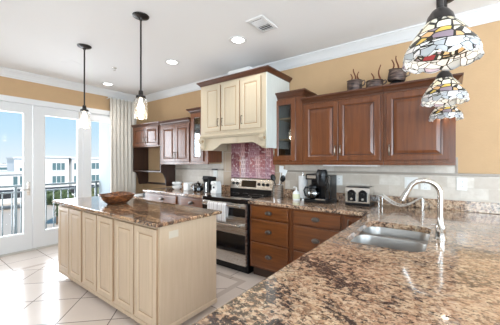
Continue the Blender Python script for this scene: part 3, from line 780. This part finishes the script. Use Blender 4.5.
def toaster():
    x0, x1, y0, y1 = -.905, -.66, 2.945, 3.165; cy = (y0+y1)/2
    r = thing('toaster', 'chrome four-slice toaster with two black fronts against the backsplash', 'toaster', ((x0+x1)/2, cy, CT))
    MB().box(x0-.002, x1+.002, y0-.004, y1+.004, CT, CT+.028, .008).build('base', 'black', r)
    ring = []
    def prof(x):
        return [(y0, CT+.03), (y0, CT+.165), (y0+.012, CT+.187), (y0+.03, CT+.195), (y1-.03, CT+.195), (y1-.012, CT+.187), (y1, CT+.165), (y1, CT+.03)]
    MB().loft([[Vector((x, a, b_)) for a, b_ in prof(x)] for x in (x0, x1)]).build('body', 'chrome', r, True, 30)
    for q, (a, b_) in enumerate(((x0+.024, x0+.108), (x1-.108, x1-.024))):
        pl = [(a, CT+.045), (b_, CT+.045), (b_, CT+.14), (b_-.02, CT+.16), ((a+b_)/2, CT+.168), (a+.02, CT+.16), (a, CT+.14)]
        d = MB().prism(pl, 'y', y0-.006, y0-.0005).build('front_panel', 'black', r)
        MB().box((a+b_)/2-.016, (a+b_)/2+.016, y0-.03, y0-.0065, CT+.115, CT+.132, .004).build('lever', 'black', d)
        MB().lathe([(.012, 0), (.011, .012), (.001, .013)], (0, 0, 0), 16, Matrix.Translation(((a+b_)/2, y0-.0065, CT+.07)) @ Matrix.Rotation(PI/2, 4, 'X'), True).build('dial', 'steel', d, True)
    for i in range(4):
        a = x0+.022+i*.056; MB().box(a, a+.033, y0+.035, y1-.035, CT+.1935, CT+.197).build('slot', 'black', r)
    MB().box(x0+.008, x1-.008, y0+.02, y1-.02, CT+.1953, CT+.1958).build('top_plate', 'black', r)
    mb = MB(); mb.tube([(x1+.004, y1-.03, CT+.04), (x1+.03, y1-.01, CT+.012), (x1+.06, y1-.03, CT+.008), (x1+.05, y1+.01, CT+.03), (x1+.045, y1+.022, CT+.09)], .0035, 8); mb.build('cord', 'black', r, True)
toaster()
def hammock():
    x0, x1, y0, y1 = -.572, -.205, 2.935, 3.13; h = .125
    r = thing('fruit_hammock', 'chrome fruit hammock with a curved sling between two stands, behind the faucet', 'fruit holder', ((x0+x1)/2, (y0+y1)/2, CT))
    for x in (x0, x1):
        mb = MB(); w = .028
        mb.box(x-.004, x+.004, y0, y0+w, CT, CT+h, .002); mb.box(x-.004, x+.004, y1-w, y1, CT, CT+h, .002)
        mb.box(x-.004, x+.004, y0+w, y1-w, CT+h-.024, CT+h, .002); mb.box(x-.004, x+.004, y0+w, y1-w, CT, CT+.012, .002)
        mb.build('stand', 'chrome', r)
    mb = MB(); rings = []
    for i in range(25):
        t = i/24; x = x0+.006+(x1-x0-.012)*t; z = CT+h-.004-.092*math.sin(PI*t)**1.15
        rings.append([Vector((x, y0+.03, z)), Vector((x, y1-.03, z)), Vector((x, y1-.03, z+.004)), Vector((x, y0+.03, z+.004))])
    mb.loft(rings)
    for yy in (y0+.03, y1-.03): mb.tube([(q[0].x, yy, q[0].z+.002) for q in rings], .006, 8)
    mb.build('sling', 'steel', r, True, 30)
hammock()
# white stacked bowls, canister, carafe set, can opener on the far counter
def bowls(z, label):
    x, y = -3.72, 2.93
    o = MB().lathe([(.001, 0), (.045, 0), (.05, .006), (.078, .03), (.084, .06), (.080, .061), (.072, .034), (.04, .012), (.001, .01)], (x, y, z), 28).build('bowl', 'porcelain', None, True)
    return tag(o, label, 'bowl')
bowls(CT, 'white bowl at the bottom of the stack on the far counter'); bowls(CT+.0615, 'white bowl stacked on top of another on the far counter')
r = thing('canister', 'square white canister next to the stacked bowls', 'canister', (-3.42, 2.93, CT))
MB().box(-3.48, -3.37, 2.87, 2.99, CT, CT+.11, .012).build('body', 'porcelain', r)
MB().box(-3.475, -3.375, 2.875, 2.985, CT+.1105, CT+.13, .008).build('lid', 'porcelain', r)
r = thing('kettle', 'round black kettle with a bright handle on the far counter', 'kettle', (-3.19, 2.92, CT))
MB().lathe([(.001, 0), (.07, 0), (.088, .02), (.09, .06), (.07, .11), (.04, .13), (.036, .134), (.01, .14), (.012, .155), (.001, .16)], (-3.19, 2.92, CT), 26).build('body', 'black_gloss', r, True)
MB().tube([(-3.26, 2.91, CT+.10), (-3.31, 2.90, CT+.10), (-3.325, 2.895, CT+.06), (-3.285, 2.90, CT+.03)], .009, 8).build('handle', 'chrome', r, True)
MB().tube([(-3.12, 2.91, CT+.07), (-3.085, 2.9, CT+.11), (-3.075, 2.9, CT+.12)], [.02, .012, .010], 10).build('spout', 'black_gloss', r, True)
r = thing('coffee_grinder', 'tall black appliance with a pale edge strip beside the round kettle', 'appliance', (-2.995, 2.97, CT))
MB().prism([(2.90, CT), (3.05, CT), (3.06, CT+.23), (2.89, CT+.25), (2.875, CT+.21), (2.90, CT+.16)], 'x', -3.045, -2.93).build('body', 'black', r)
MB().box(-2.985, -2.965, 2.884, 2.8995, CT+.01, CT+.155, .002).build('trim_strip', 'steel', r)
r = thing('can_opener', 'white electric can opener standing beside the range', 'can opener', (-2.80, 2.93, CT))
MB().prism([(2.87, CT), (2.99, CT), (2.985, CT+.12), (2.965, CT+.175), (2.88, CT+.175), (2.865, CT+.14), (2.89, CT+.115), (2.89, CT+.05), (2.865, CT+.03)], 'x', -2.86, -2.755).build('body', 'plastic_white', r)
MB().tube([(-2.83, 2.884, CT+.145), (-2.79, 2.862, CT+.15), (-2.765, 2.86, CT+.146)], .010, 8).build('lever', 'steel', r, True)
MB().lathe([(.016, 0), (.014, .01), (.001, .011)], (0, 0, 0), 14, Matrix.Translation((-2.815, 2.889, CT+.085)) @ Matrix.Rotation(PI/2, 4, 'X'), True).build('cutter', 'black', r, True)
# paper on the desk
tag(MB().box(-4.72, -4.45, 2.66, 2.90, .7655, .78, .003).build('notebook', 'paper'), 'white notebook lying on the low desk', 'notebook')
tag(MB().box(-4.38, -4.22, 2.70, 2.95, .7655, .83, .008).build('letter_box', 'black'), 'small black box on the low desk beside the counter end', 'box')

# wooden bowl
def wood_bowl():
    x, y = -2.97, 1.52
    m = mat('bowl_wood', (.4, .16, .05), .3, coat=.4); k = NT(m)
    n = k.noise(k.mapping(k.pos(), scale=(1, 1, 3)), 22, 3, .6, 1.5)
    k.base(k.ramp(n, [(.46, (.045, .016, .009)), (.57, (.26, .085, .025)), (.70, (.52, .21, .06))]))
    o = MB().lathe([(.001, 0), (.085, 0), (.10, .004), (.15, .045), (.178, .088), (.188, .104), (.182, .108), (.168, .092), (.13, .045), (.08, .018), (.001, .014)], (x, y, CT), 36).build('wooden_bowl', m, None, True)
    for v in o.data.vertices:
        if v.co.z > CT+.08:
            a = math.atan2(v.co.y-y, v.co.x-x); v.co.z += .006*math.sin(3*a+.6)
    tag(o, 'carved brown wooden bowl on the island countertop', 'bowl')
wood_bowl()

# pots above the cabinet
PZ = 2.116
potm = mat('aged_pot', (.085, .06, .055), .55, metal=.5); k = NT(potm); k.base(k.ramp(k.noise(k.mapping(k.pos(), scale=(1, 1, 5)), 14, 4), [(.33, (.03, .025, .026)), (.55, (.14, .09, .075)), (.72, (.30, .26, .20))]))
rustm = mat('rust_wisp', (.16, .05, .02), .6, metal=.4)
tag(MB().box(-.90, -.19, 2.90, 3.08, PZ, PZ+.012, .003).build('display_board', 'black_metal'), 'thin dark board on top of the wall cabinets carrying the pots', 'board')
def wisps(parent, x, y, z, hs):
    for dx, h in hs:
        pts = [(x+dx+.012*math.sin(t*5+dx*40), y, z+h*t) for t in [i/10 for i in range(11)]]
        MB().tube(pts, [.0095*(1-.5*i/10) for i in range(11)], 8).build('steam_wisp', rustm, parent, True)
def pot(label, x, y, r0, h, tilt, hs, z):
    r = thing('metal_pot', label, 'pot', (x, y, z))
    mt = Matrix.Translation((x, y, z)) @ Matrix.Rotation(tilt, 4, 'Y')
    MB().lathe([(.001, 0), (r0*.92, 0), (r0, h*.12), (r0*1.0, h*.82), (r0*.95, h*.9), (r0*1.05, h), (r0*.98, h), (r0*.9, h*.85), (.001, h*.7)], (0, 0, 0), 28, mt).build('body', potm, r, True)
    hx = r0*.98
    MB().tube([mt @ Vector(p) for p in ((hx, 0, h*.85), (hx+.022, 0, h*.95), (hx+.032, 0, h*.8), (hx+.026, 0, h*.55), (hx-.002, 0, h*.4))], .007, 8).build('handle', potm, r, True)
    wisps(r, x, y, z+h*.85, hs)
    if tilt: MB().lathe([(.001, 0), (.075, 0), (.06, .02), (.045, .04), (.001, .04)], (x, y, P0), 24).build('foot', 'black_metal', r, True)
P0 = PZ+.0125
pot('round dark metal pot with three steam wisps, nearest the hood', -.822, 2.99, .076, .115, 0, [(-.035, .10), (.0, .15), (.04, .11)], P0)
pot('low wide metal pot with a tall rusty wisp, between two other pots', -.622, 2.99, .080, .078, 0, [(-.02, .10), (.05, .17)], P0)
pot('tilted metal pot raised on a dark foot next to the hanging shades', -.425, 2.985, .080, .105, .16, [(-.03, .13), (.01, .16)], P0+.042)
tag(MB().box(-2.46, -2.09, 2.80, 3.02, 2.522, 2.625, .008).build('paper_box', 'paper'), 'white box lying on top of the cream hood', 'box')

# outlets and light strip on the wall
def outlet(label, x, z, w=.075, h=.118, gang=1, name='wall_outlet', kind='outlet'):
    y = YB-.0105
    r = thing(name, label, kind, (x, y, z))
    MB().box(x-w/2, x+w/2, y-.006, y, z-h/2, z+h/2, .002).build('plate', 'plate', r)
    for g in range(gang):
        xc = x+(g-(gang-1)/2)*.046
        if kind == 'switch': MB().box(xc-.016, xc+.016, y-.0095, y-.0062, z-.033, z+.033, .001).build('rocker', 'plastic_white', r)
        else:
            for dz in (-.02, .02):
                s = MB().box(xc-.017, xc+.017, y-.0085, y-.0062, z+dz-.014, z+dz+.014, .001).build('socket', 'plastic_white', r)
                for dx in (-.006, .006): MB().box(xc+dx-.0012, xc+dx+.0012, y-.0092, y-.0086, z+dz-.006, z+dz+.006).build('slot', 'black', s)
outlet('white wall outlet between the coffee maker and the toaster', -1.058, 1.158, .078)
outlet('double white switch plate behind the faucet arch', -.318, 1.16, .12, .118, 2, 'light_switch', 'switch')
outlet('wide low white outlet seen through the faucet arch', -.195, 1.135, .085, .075)
outlet('white wall outlet on the tile past the end of the cabinets', .09, 1.168, .078)
outlet('white wall outlet above the kettle under the far wall cabinets', -3.09, 1.18, .09, .12)
tag(MB().box(-3.14, -3.03, YB-.05, YB-.0225, 1.247, 1.268, .004).build('adapter_bar', 'black'), 'small black bar above the outlet behind the kettle', 'adapter')
tag(MB().box(-1.16, -.58, 2.95, 3.03, 1.330, 1.3715, .004).build('under_cabinet_light', 'undercab'), 'long white light strip under the double-door wall cabinet', 'light')
r = thing('wall_outlet', 'white outlet plate on the end of the maple island', 'outlet', (-1.769, 1.36, .80))
MB().box(-1.7695, -1.7650, 1.315, 1.405, .772, .828, .0015).build('plate', 'plate_beige', r)
for y in (1.338, 1.382): MB().box(-1.7648, -1.7632, y-.013, y+.013, .783, .817, .0005).build('socket', 'plate_beige', r)

# cups in the glass cabinets
def cup(x, y, z, label, rr=.034, h=.05):
    tag(MB().lathe([(.001, 0), (rr*.7, 0), (rr, h), (rr*.92, h), (rr*.6, .006), (.001, .006)], (x, y, z), 20).build('cup', 'porcelain', None, True), label, 'cup')
cup(-1.645, 3.0, 1.391, 'white cup behind the glass beside the hood, nearer the range'); cup(-1.555, 3.02, 1.391, 'white cup behind the glass beside the hood, nearer the double doors')
cup(-3.20, 3.0, 1.391, 'white cup on the floor of the far glass cabinet', .045, .08)
cup(-3.12, 3.02, 1.661, 'white cup on the middle shelf of the far glass cabinet', .045, .08)
cup(-3.18, 3.02, 1.921, 'white cup on the top shelf of the far glass cabinet', .045, .08)

# ------------------------------------------------------------------ curtain
def curtain():
    mb = MB(); rings = []; y0, y1 = 2.50, 3.02; n = 120
    for z in [2.60-2.585*i/14 for i in range(15)]:
        f = .75+.25*(2.60-z)/2.58
        ring = []
        for i in range(n+1):
            t = i/n; y = y0+(y1-y0)*t
            ring.append(Vector((XL+.09+f*.042*math.sin(t*2*PI*7+.4*math.sin(t*9))+.008*math.sin(t*41+z*2), y+.010*math.sin(t*2*PI*7*2), z)))
        rings.append(ring)
    mb.loft(rings, closed=False)
    m = mat('linen', (.71, .655, .58), .9, spec=.15); k = NT(m); k.bump(k.noise(k.mapping(k.pos(), scale=(1, 1, .15)), 220, 2), .15, .002)
    r = thing('curtain', 'floor-length cream linen curtain pleated beside the glass doors', 'curtain', (XL+.09, 2.76, .01))
    o = mb.build('drape', m, r, True, 180); sd = o.modifiers.new('thickness', 'SOLIDIFY'); sd.thickness = .003
    return r
curtain()
r = thing('curtain_rod', 'short white rod carrying the linen curtain', 'curtain rod', (XL+.09, 2.76, 2.59))
MB().tube([(XL+.09, 2.46, 2.594), (XL+.09, 3.06, 2.594)], .011, 12).build('rod', 'white', r, True)
for y in (2.475, 3.045): MB().box(XL+.001, XL+.096, y-.006, y+.006, 2.575, 2.582).build('bracket', 'white', r)

# ------------------------------------------------------------------ ceiling fixtures
def downlight(x, y, label):
    r = thing('recessed_light', label, 'ceiling light', (x, y, H), 'recessed ceiling lights')
    MB().lathe([(.068, -.001), (.098, -.001), (.096, -.008), (.070, -.006), (.066, -.001)], (x, y, H), 32).build('trim_ring', 'white', r, True)
    MB().lathe([(.001, -.002), (.067, -.002), (.066, -.004), (.001, -.004)], (x, y, H), 32).build('lens', 'downlight', r, True)
    lamp('SPOT', 'downlight_beam', (x, y, H-.03), 18, (1, .97, .93), (0, 0, 0), spot_size=math.radians(125), spot_blend=.8, shadow_soft_size=.07)
downlight(-1.90, 2.335, 'lit recessed ceiling light nearest the vent and hood'); downlight(-3.04, 2.31, 'lit recessed ceiling light between the hood and the island pendants'); downlight(-4.79, 2.29, 'lit recessed ceiling light closest to the curtain')
for x, y in ((-.8, .9), (-3.0, -.6), (-.8, -1.6), (1.6, .9)): lamp('SPOT', 'downlight_beam', (x, y, H-.03), 18, (1, .97, .93), (0, 0, 0), spot_size=math.radians(125), spot_blend=.8, shadow_soft_size=.07)  # further unseen downlights without fixtures, added to lift the interior light
r = thing('ceiling_vent', 'square white ceiling air vent with dark louvre openings', 'vent', (-1.487, 2.21, H))
x0, x1, y0, y1 = -1.585, -1.395, 2.065, 2.355
mb = MB(); F = lambda a, b, n: Vector((a, b, H-.001-n)); mb.panel(F, x0, x1, y0, y1, [(0, 0), (0, .006), (.004, .010), (.03, .012), (.032, .004), (.032, 0)], fill=False); mb.build('frame', 'white', r)
MB().box(x0+.032, x1-.032, y0+.032, y1-.032, H-.004, H-.001).build('backing', 'inside', r)
mb = MB()
for i in range(7): mb.box(x0+.032, x1-.032, -.0012, .0012, -.008, .008, 0, Matrix.Translation((0, y0+.055+i*.03, H-.010)) @ Matrix.Rotation(.85 if i < 3 else -.6, 4, 'X'))
mb.box(x0+.032, x1-.032, (y0+y1)/2-.012, (y0+y1)/2+.012, H-.013, H-.005); mb.build('louvre', 'white', r)
r = thing('ceiling_speaker', 'faint round white speaker grille in the ceiling', 'speaker', (-4.2, 1.5, H))
MB().lathe([(.001, -.004), (.10, -.004), (.115, -.005), (.12, -.001), (.001, -.001)], (-4.2, 1.5, H), 36).build('grille', 'ceiling', r, True)
r = thing('sprinkler', 'small metal sprinkler head on the ceiling', 'sprinkler', (-3.9, 1.955, H))
MB().lathe([(.001, -.001), (.035, -.001), (.03, -.008), (.012, -.010), (.010, -.03), (.018, -.032), (.018, -.035), (.001, -.036)], (-3.9, 1.955, H), 20).build('head', 'steel', r, True)

def jar_pendant(x, y, label):
    r = thing('jar_pendant', label, 'pendant light', (x, y, H), 'jar pendants over the island')
    MB().lathe([(.001, -.001), (.075, -.001), (.073, -.008), (.05, -.020), (.02, -.026), (.012, -.045), (.001, -.046)], (x, y, H), 32).build('canopy', 'rod_metal', r, True)
    MB().tube([(x, y, H-.04), (x, y, 2.03)], .008, 12).build('rod', 'rod_metal', r, True)
    MB().lathe([(.001, 2.045), (.018, 2.04), (.022, 2.0), (.042, 1.99), (.044, 1.972), (.001, 1.970)], (x, y, 0), 24).build('socket_cap', 'rod_metal', r, True)
    MB().lathe([(.043, 1.969), (.045, 1.962), (.056, 1.952), (.058, 1.942), (.058, 1.785), (.055, 1.778), (.052, 1.779), (.0545, 1.787), (.0545, 1.94), (.053, 1.949), (.043, 1.956)], (x, y, 0), 32).build('glass_jar', 'jar_glass', r, True)
    MB().lathe([(.001, 1.969), (.013, 1.968), (.014, 1.935), (.024, 1.915), (.033, 1.885), (.030, 1.862), (.018, 1.847), (.001, 1.842)], (x, y, 0), 20).build('bulb', 'bulb', r, True)
    lamp('POINT', 'pendant_bulb_light', (x, y, 1.82), 3.2, (1, .84, .62), shadow_soft_size=.03)
jar_pendant(-3.453, 1.38, 'glass jar pendant hanging over the island end by the glass doors')
jar_pendant(-2.318, 1.41, 'glass jar pendant hanging over the island end by the range')

# stained glass shades
def shade_material():
    m = bpy.data.materials.new('stained_glass'); m.use_nodes = True; k = NT(m)
    uv = k.n('TexCoord').outputs['UV']; s = k.n('SeparateXYZ'); k.l(uv, s.inputs[0]); u, v = s.outputs[0], s.outputs[1]
    def cells(scale, feat, rnd):
        t = k.n('TexVoronoi', feature=feat); k.l(k.mapping(uv, scale=(scale[0], scale[1], 1)), t.inputs['Vector']); t.inputs['Scale'].default_value = 1; t.inputs['Randomness'].default_value = rnd; return t
    A, AE = cells((12, 2.2), 'F1', .55), cells((12, 2.2), 'DISTANCE_TO_EDGE', .55)
    B, BE = cells((15, 5.5), 'F1', .95), cells((15, 5.5), 'DISTANCE_TO_EDGE', .95)
    C, CE = cells((19, 9), 'F1', .9), cells((19, 9), 'DISTANCE_TO_EDGE', .9)
    def ch(t, i=0):
        q = k.n('SeparateColor'); k.l(t.outputs['Color'], q.inputs[0]); return q.outputs[i]
    ca = k.ramp(ch(A), [(0, (.93, .88, .74)), (.45, (.95, .94, .88)), (.8, (.90, .82, .56))], 'CONSTANT')
    cb = k.ramp(ch(B), [(0, (.92, .90, .84)), (.24, (.80, .56, .30)), (.44, (.90, .83, .70)), (.58, (.80, .62, .18)), (.68, (.38, .045, .055)), (.725, (.42, .34, .40)), (.83, (.95, .93, .9))], 'CONSTANT')
    cc = k.ramp(ch(C), [(0, (.92, .93, .93)), (.4, (.60, .63, .66)), (.55, (.88, .87, .88)), (.75, (.62, .52, .60)), (.85, (.95, .95, .94))], 'CONSTANT')
    fA = k.math('GREATER_THAN', v, .60); fC = k.math('LESS_THAN', v, .26)
    col = k.mix(fC, k.mix(fA, cb, ca), cc)
    ea = k.math('LESS_THAN', AE.outputs['Distance'], .08); eb = k.math('LESS_THAN', BE.outputs['Distance'], .07); ec = k.math('LESS_THAN', CE.outputs['Distance'], .035)
    lead = k.mix(fC, k.mix(fA, eb, ea), ec)
    for c_ in (.60, .26):
        ln = k.math('LESS_THAN', k.math('ABSOLUTE', k.math('SUBTRACT', v, c_)), .012); lead = k.math('MAXIMUM', lead, ln)
    tl = k.n('BsdfTranslucent'); k.l(col, tl.inputs[0])
    k.l(col, k.b.inputs['Base Color']); k.b.inputs['Roughness'].default_value = .15
    mx = k.n('MixShader'); mx.inputs[0].default_value = .5; k.l(k.b.outputs[0], mx.inputs[1]); k.l(tl.outputs[0], mx.inputs[2])
    ld = k.n('BsdfPrincipled'); ld.inputs['Base Color'].default_value = (.03, .026, .022, 1); ld.inputs['Roughness'].default_value = .4; ld.inputs['Metallic'].default_value = .5
    m2 = k.n('MixShader'); k.l(lead, m2.inputs[0]); k.l(mx.outputs[0], m2.inputs[1]); k.l(ld.outputs[0], m2.inputs[2])
    k.l(m2.outputs[0], k.out.inputs[0]); return m
SHM = shade_material()
def shade_pendant(x, y, label):
    r = thing('stained_glass_pendant', label, 'pendant light', (x, y, H), 'stained glass pendants over the peninsula')
    MB().lathe([(.001, -.001), (.065, -.001), (.063, -.010), (.03, -.022), (.001, -.024)], (x, y, H), 28).build('canopy', 'rod_metal', r, True)
    MB().tube([(x, y, H-.02), (x, y, 1.925)], .0115, 14).build('rod', 'rod_metal', r, True)
    MB().lathe([(.001, 1.926), (.012, 1.925), (.026, 1.915), (.039, 1.896), (.047, 1.868), (.044, 1.867), (.001, 1.89)], (x, y, 0), 28).build('cap', 'rod_metal', r, True)
    me = bpy.data.meshes.new('shade'); bm = bmesh.new(); uvl = bm.loops.layers.uv.new('UVMap')
    prof = [(.050, 1.882), (.066, 1.862), (.084, 1.838), (.103, 1.812), (.121, 1.788), (.132, 1.770), (.139, 1.754), (.141, 1.740), (.139, 1.728), (.141, 1.717), (.143, 1.708)]
    prof = [(.042, 1.872), (.057, 1.855), (.073, 1.834), (.088, 1.812), (.101, 1.790), (.109, 1.774), (.113, 1.762), (.113, 1.754), (.112, 1.748), (.113, 1.741), (.115, 1.735)]
    n = 96; L = [0]
    for (a, b_), (c, d) in zip(prof, prof[1:]): L.append(L[-1]+math.hypot(c-a, d-b_))
    R = []
    for i, (q, z) in enumerate(prof):
        t = i/(len(prof)-1); ring = []
        for j in range(n):
            a = 2*PI*j/n; wv = max(0, (t-.55)/.45)
            qq = q*(1+.030*wv*math.cos(12*a)); zz = z-.010*wv*abs(math.sin(6*a))
            ring.append(bm.verts.new((qq*math.cos(a), qq*math.sin(a), zz-H)))
        R.append(ring)
    for i in range(len(R)-1):
        for j in range(n):
            f = bm.faces.new((R[i][j], R[i][(j+1) % n], R[i+1][(j+1) % n], R[i+1][j])); f.smooth = True
            for lp, (uu, vv) in zip(f.loops, ((j/n, 1-L[i]/L[-1]), ((j+1)/n, 1-L[i]/L[-1]), ((j+1)/n, 1-L[i+1]/L[-1]), (j/n, 1-L[i+1]/L[-1]))): lp[uvl].uv = (uu, vv)
    bm.to_mesh(me); bm.free(); me.materials.append(SHM)
    o = bpy.data.objects.new('lamp_shade', me); COL.objects.link(o); o.parent = r
    sd = o.modifiers.new('thickness', 'SOLIDIFY'); sd.thickness = .003
    MB().lathe([(.001, 1.898), (.014, 1.896), (.015, 1.86), (.028, 1.83), (.032, 1.805), (.024, 1.78), (.001, 1.772)], (x, y, 0), 20).build('bulb', 'bulb', r, True)
    lamp('POINT', 'shade_bulb_light', (x, y, 1.785), 1.5, (1, .9, .76), shadow_soft_size=.02)
shade_pendant(-.028, 1.185, 'large stained glass pendant shade closest, in front of the other shades')
shade_pendant(-.028, 2.0, 'middle one of three stained glass pendant shades in a row')
shade_pendant(-.028, 2.80, 'smallest stained glass pendant shade, hanging nearest the back wall')

# ------------------------------------------------------------------ outdoors
struct(MB().box(XL-.75, XL-.141, -1.5, 2.75, -.15, -.01).build('balcony_floor', 'concrete'))
struct(MB().box(-5.86, XL-.141, 2.62, 2.76, -.0095, 3.2).build('wall_balcony', 'stucco_gray'))
r = thing('balcony_railing', 'gray metal balcony railing with upright bars outside the glass doors', 'railing', (-5.86, 1, -.01))
mb = MB(); mb.box(-5.885, -5.835, -1.5, 2.61, .955, .99, .004); mb.build('top_rail', 'rail', r)
MB().box(-5.875, -5.845, -1.5, 2.61, .855, .88, .003).build('middle_rail', 'rail', r)
MB().box(-5.875, -5.845, -1.5, 2.61, .13, .165, .003).build('bottom_rail', 'rail', r)
for y in (-1.4, 0.0, 1.28, 2.56): MB().box(-5.88, -5.84, y-.02, y+.02, -.0095, .954, .002).build('post', 'rail', r)
y = -.3
while y < 2.5:
    MB().box(-5.868, -5.852, y-.008, y+.008, .166, .854).build('bar', 'rail', r); y += .118
GZ = -6.0
struct(MB().box(-400, 60, -200, 300, GZ-.3, GZ).build('ground', 'asphalt'))
def building(label, x, y0, y1, zt, wins, base=GZ+.001, dep=6, parapet=.35):
    r = thing('apartment_building', label, 'building', (x-dep/2, (y0+y1)/2, base))
    MB().box(x-dep, x, y0, y1, base, zt-parapet).build('walls', 'stucco', r)
    MB().box(x-dep-.2, x+.25, y0-.25, y1+.25, zt-parapet+.001, zt, .05).build('roof_parapet', 'stucco', r)
    for a0, a1, b0, b1, pn in wins:
        f = MB().box(x+.001, x+.12, a0-.15, a1+.15, b0-.3, b0-.1).build('sill', 'stucco', r)
        g = MB().panel(FX(x+.001), a0, a1, b0, b1, [(0, 0), (0, .10), (.09, .10), (.09, 0)], fill=False).build('window_frame', 'stucco', r)
        MB().box(x+.002, x+.03, a0+.09, a1-.09, b0+.09, b1-.09).build('pane', 'window_dark', g)
        for i in range(1, pn): 
            c = a0+(a1-a0)*i/pn; MB().box(x+.031, x+.09, c-.05, c+.05, b0+.09, b1-.09).build('mullion', 'stucco', g)
bx = -68
def W2(u0, u1, v0, v1): pass
building('white apartment block with two rows of wide windows, across the lot', -68, 18.0, 24.0, 2.75, [(20.8, 23.3, -.35, 1.35, 3), (20.8, 23.3, -3.15, -1.45, 3)])
building('white apartment wing with narrow windows beside the wide-window block', -67.7, 24.52, 34, 2.6, [(24.8, 26.1, -.3, 1.3, 2), (24.8, 26.1, -3.1, -1.5, 2), (28.5, 30.5, -.25, 1.35, 2), (28.5, 30.5, -3.05, -1.45, 2)])
building('low white house with a pair of dark windows across the lot', -64, 4.0, 17.2, -.45, [(13.55, 14.35, -3.2, -1.1, 1), (14.5, 15.3, -3.2, -1.1, 1)])
building('taller white block rising behind the low house', -76, 16.4, 19.8, 2.6, [(17.2, 18.0, -.6, .2, 1)])
building('long flat white roofed block farther back behind the low house', -92, 13.0, 22.0, 1.05, [(16.6, 20.0, -.6, .2, 1)])
r = thing('carport', 'dark flat carport roof in front of the white apartment blocks', 'carport', (-56, 15, GZ))
MB().box(-58, -54, 4, 27, -4.15, -3.1, .05).build('roof', 'roof_dark', r)
for y in (4.5, 10, 15.5, 21, 26.5): MB().box(-56.15, -55.85, y-.15, y+.15, GZ+.001, -4.151).build('post', 'stucco', r)
def plant(name, label, cat, x, y, h, rad, trunk, m, n=420, flat=.8, group=None):
    r = thing(name, label, cat, (x, y, GZ), group)
    bm = bmesh.new(); rnd = random.Random(hash((round(x), round(y))) & 0xffff)
    blobs = [(rnd.uniform(-.5, .5)*rad, rnd.uniform(-.5, .5)*rad, h-rad*flat+rnd.uniform(-.35, .3)*rad*flat, rad*rnd.uniform(.45, .7)) for _ in range(7)]
    for i in range(n):
        bx_, by_, bz_, br = blobs[i % 7]
        d = Vector((rnd.gauss(0, 1), rnd.gauss(0, 1), rnd.gauss(0, 1))).normalized()
        c = Vector((x+bx_, y+by_, GZ+bz_)) + Vector((d.x, d.y, d.z*flat))*br*rnd.uniform(.75, 1.05)
        s = rad*rnd.uniform(.10, .17); a = Vector((rnd.gauss(0, 1), rnd.gauss(0, 1), rnd.gauss(0, 1))).normalized(); b_ = d.cross(a).normalized(); a = (a+d*.3).normalized()
        bm.faces.new([bm.verts.new(p) for p in (c-a*s, c+b_*s*.55, c+a*s, c-b_*s*.55)])
    mb = MB()
    for bx_, by_, bz_, br in blobs: mb.sphere((x+bx_, y+by_, GZ+bz_), br*.82, 10, (1, 1, flat))
    me = bpy.data.meshes.new('t'); mb.bm.to_mesh(me); mb.bm.free(); bm.from_mesh(me)
    mb = MB(); mb.bm.free(); mb.bm = bm; mb.build('crown', m, r)
    MB().tube([(x, y, GZ), (x+.05, y, GZ+(h-rad)*.5), (x, y, GZ+max(.3, h-rad*flat))], [trunk, trunk*.8, trunk*.6], 8).build('trunk', 'bark', r, True)
BL = 'bushy trees in the parking lot'
plant('bushy_tree', 'round green tree seen through the middle door, in front of the carport', 'tree', -37.5, 12.0, 4.6, 1.9, .12, 'leaf', 520)
plant('bushy_tree', 'olive green tree beside the round one in the lot', 'tree', -37, 16.6, 4.6, 2.0, .12, 'leaf2', 520)
plant('bushy_tree', 'darker low tree at the edge of the middle door view', 'tree', -32, 11.6, 3.6, 1.5, .1, 'leaf', 420)
plant('shrub', 'low olive shrub below the trees in the lot', 'shrub', -25.5, 8.4, 1.7, 1.3, .08, 'leaf2', 360)
plant('shrub', 'low green shrub near the balcony rail bottom', 'shrub', -27, 6.1, 1.2, 1.0, .08, 'leaf2', 300)
for i, (y, h, l) in enumerate(((13.0, 7.4, 'distant green tree farthest along the skyline'), (22.5, 8.1, 'distant tree over the flat white roof'), (28.5, 7.9, 'distant tree next to the taller white block'))):
    plant('bushy_tree', l, 'tree', -150, y*1.9+4, h, 5.0, .3, 'leaf', 300, .6)
plant('bushy_tree', 'leafy tree showing in the narrow gap beside the gray balcony wall', 'tree', -30, 14.9+.4, 8.0, 1.4, .12, 'leaf2', 380)
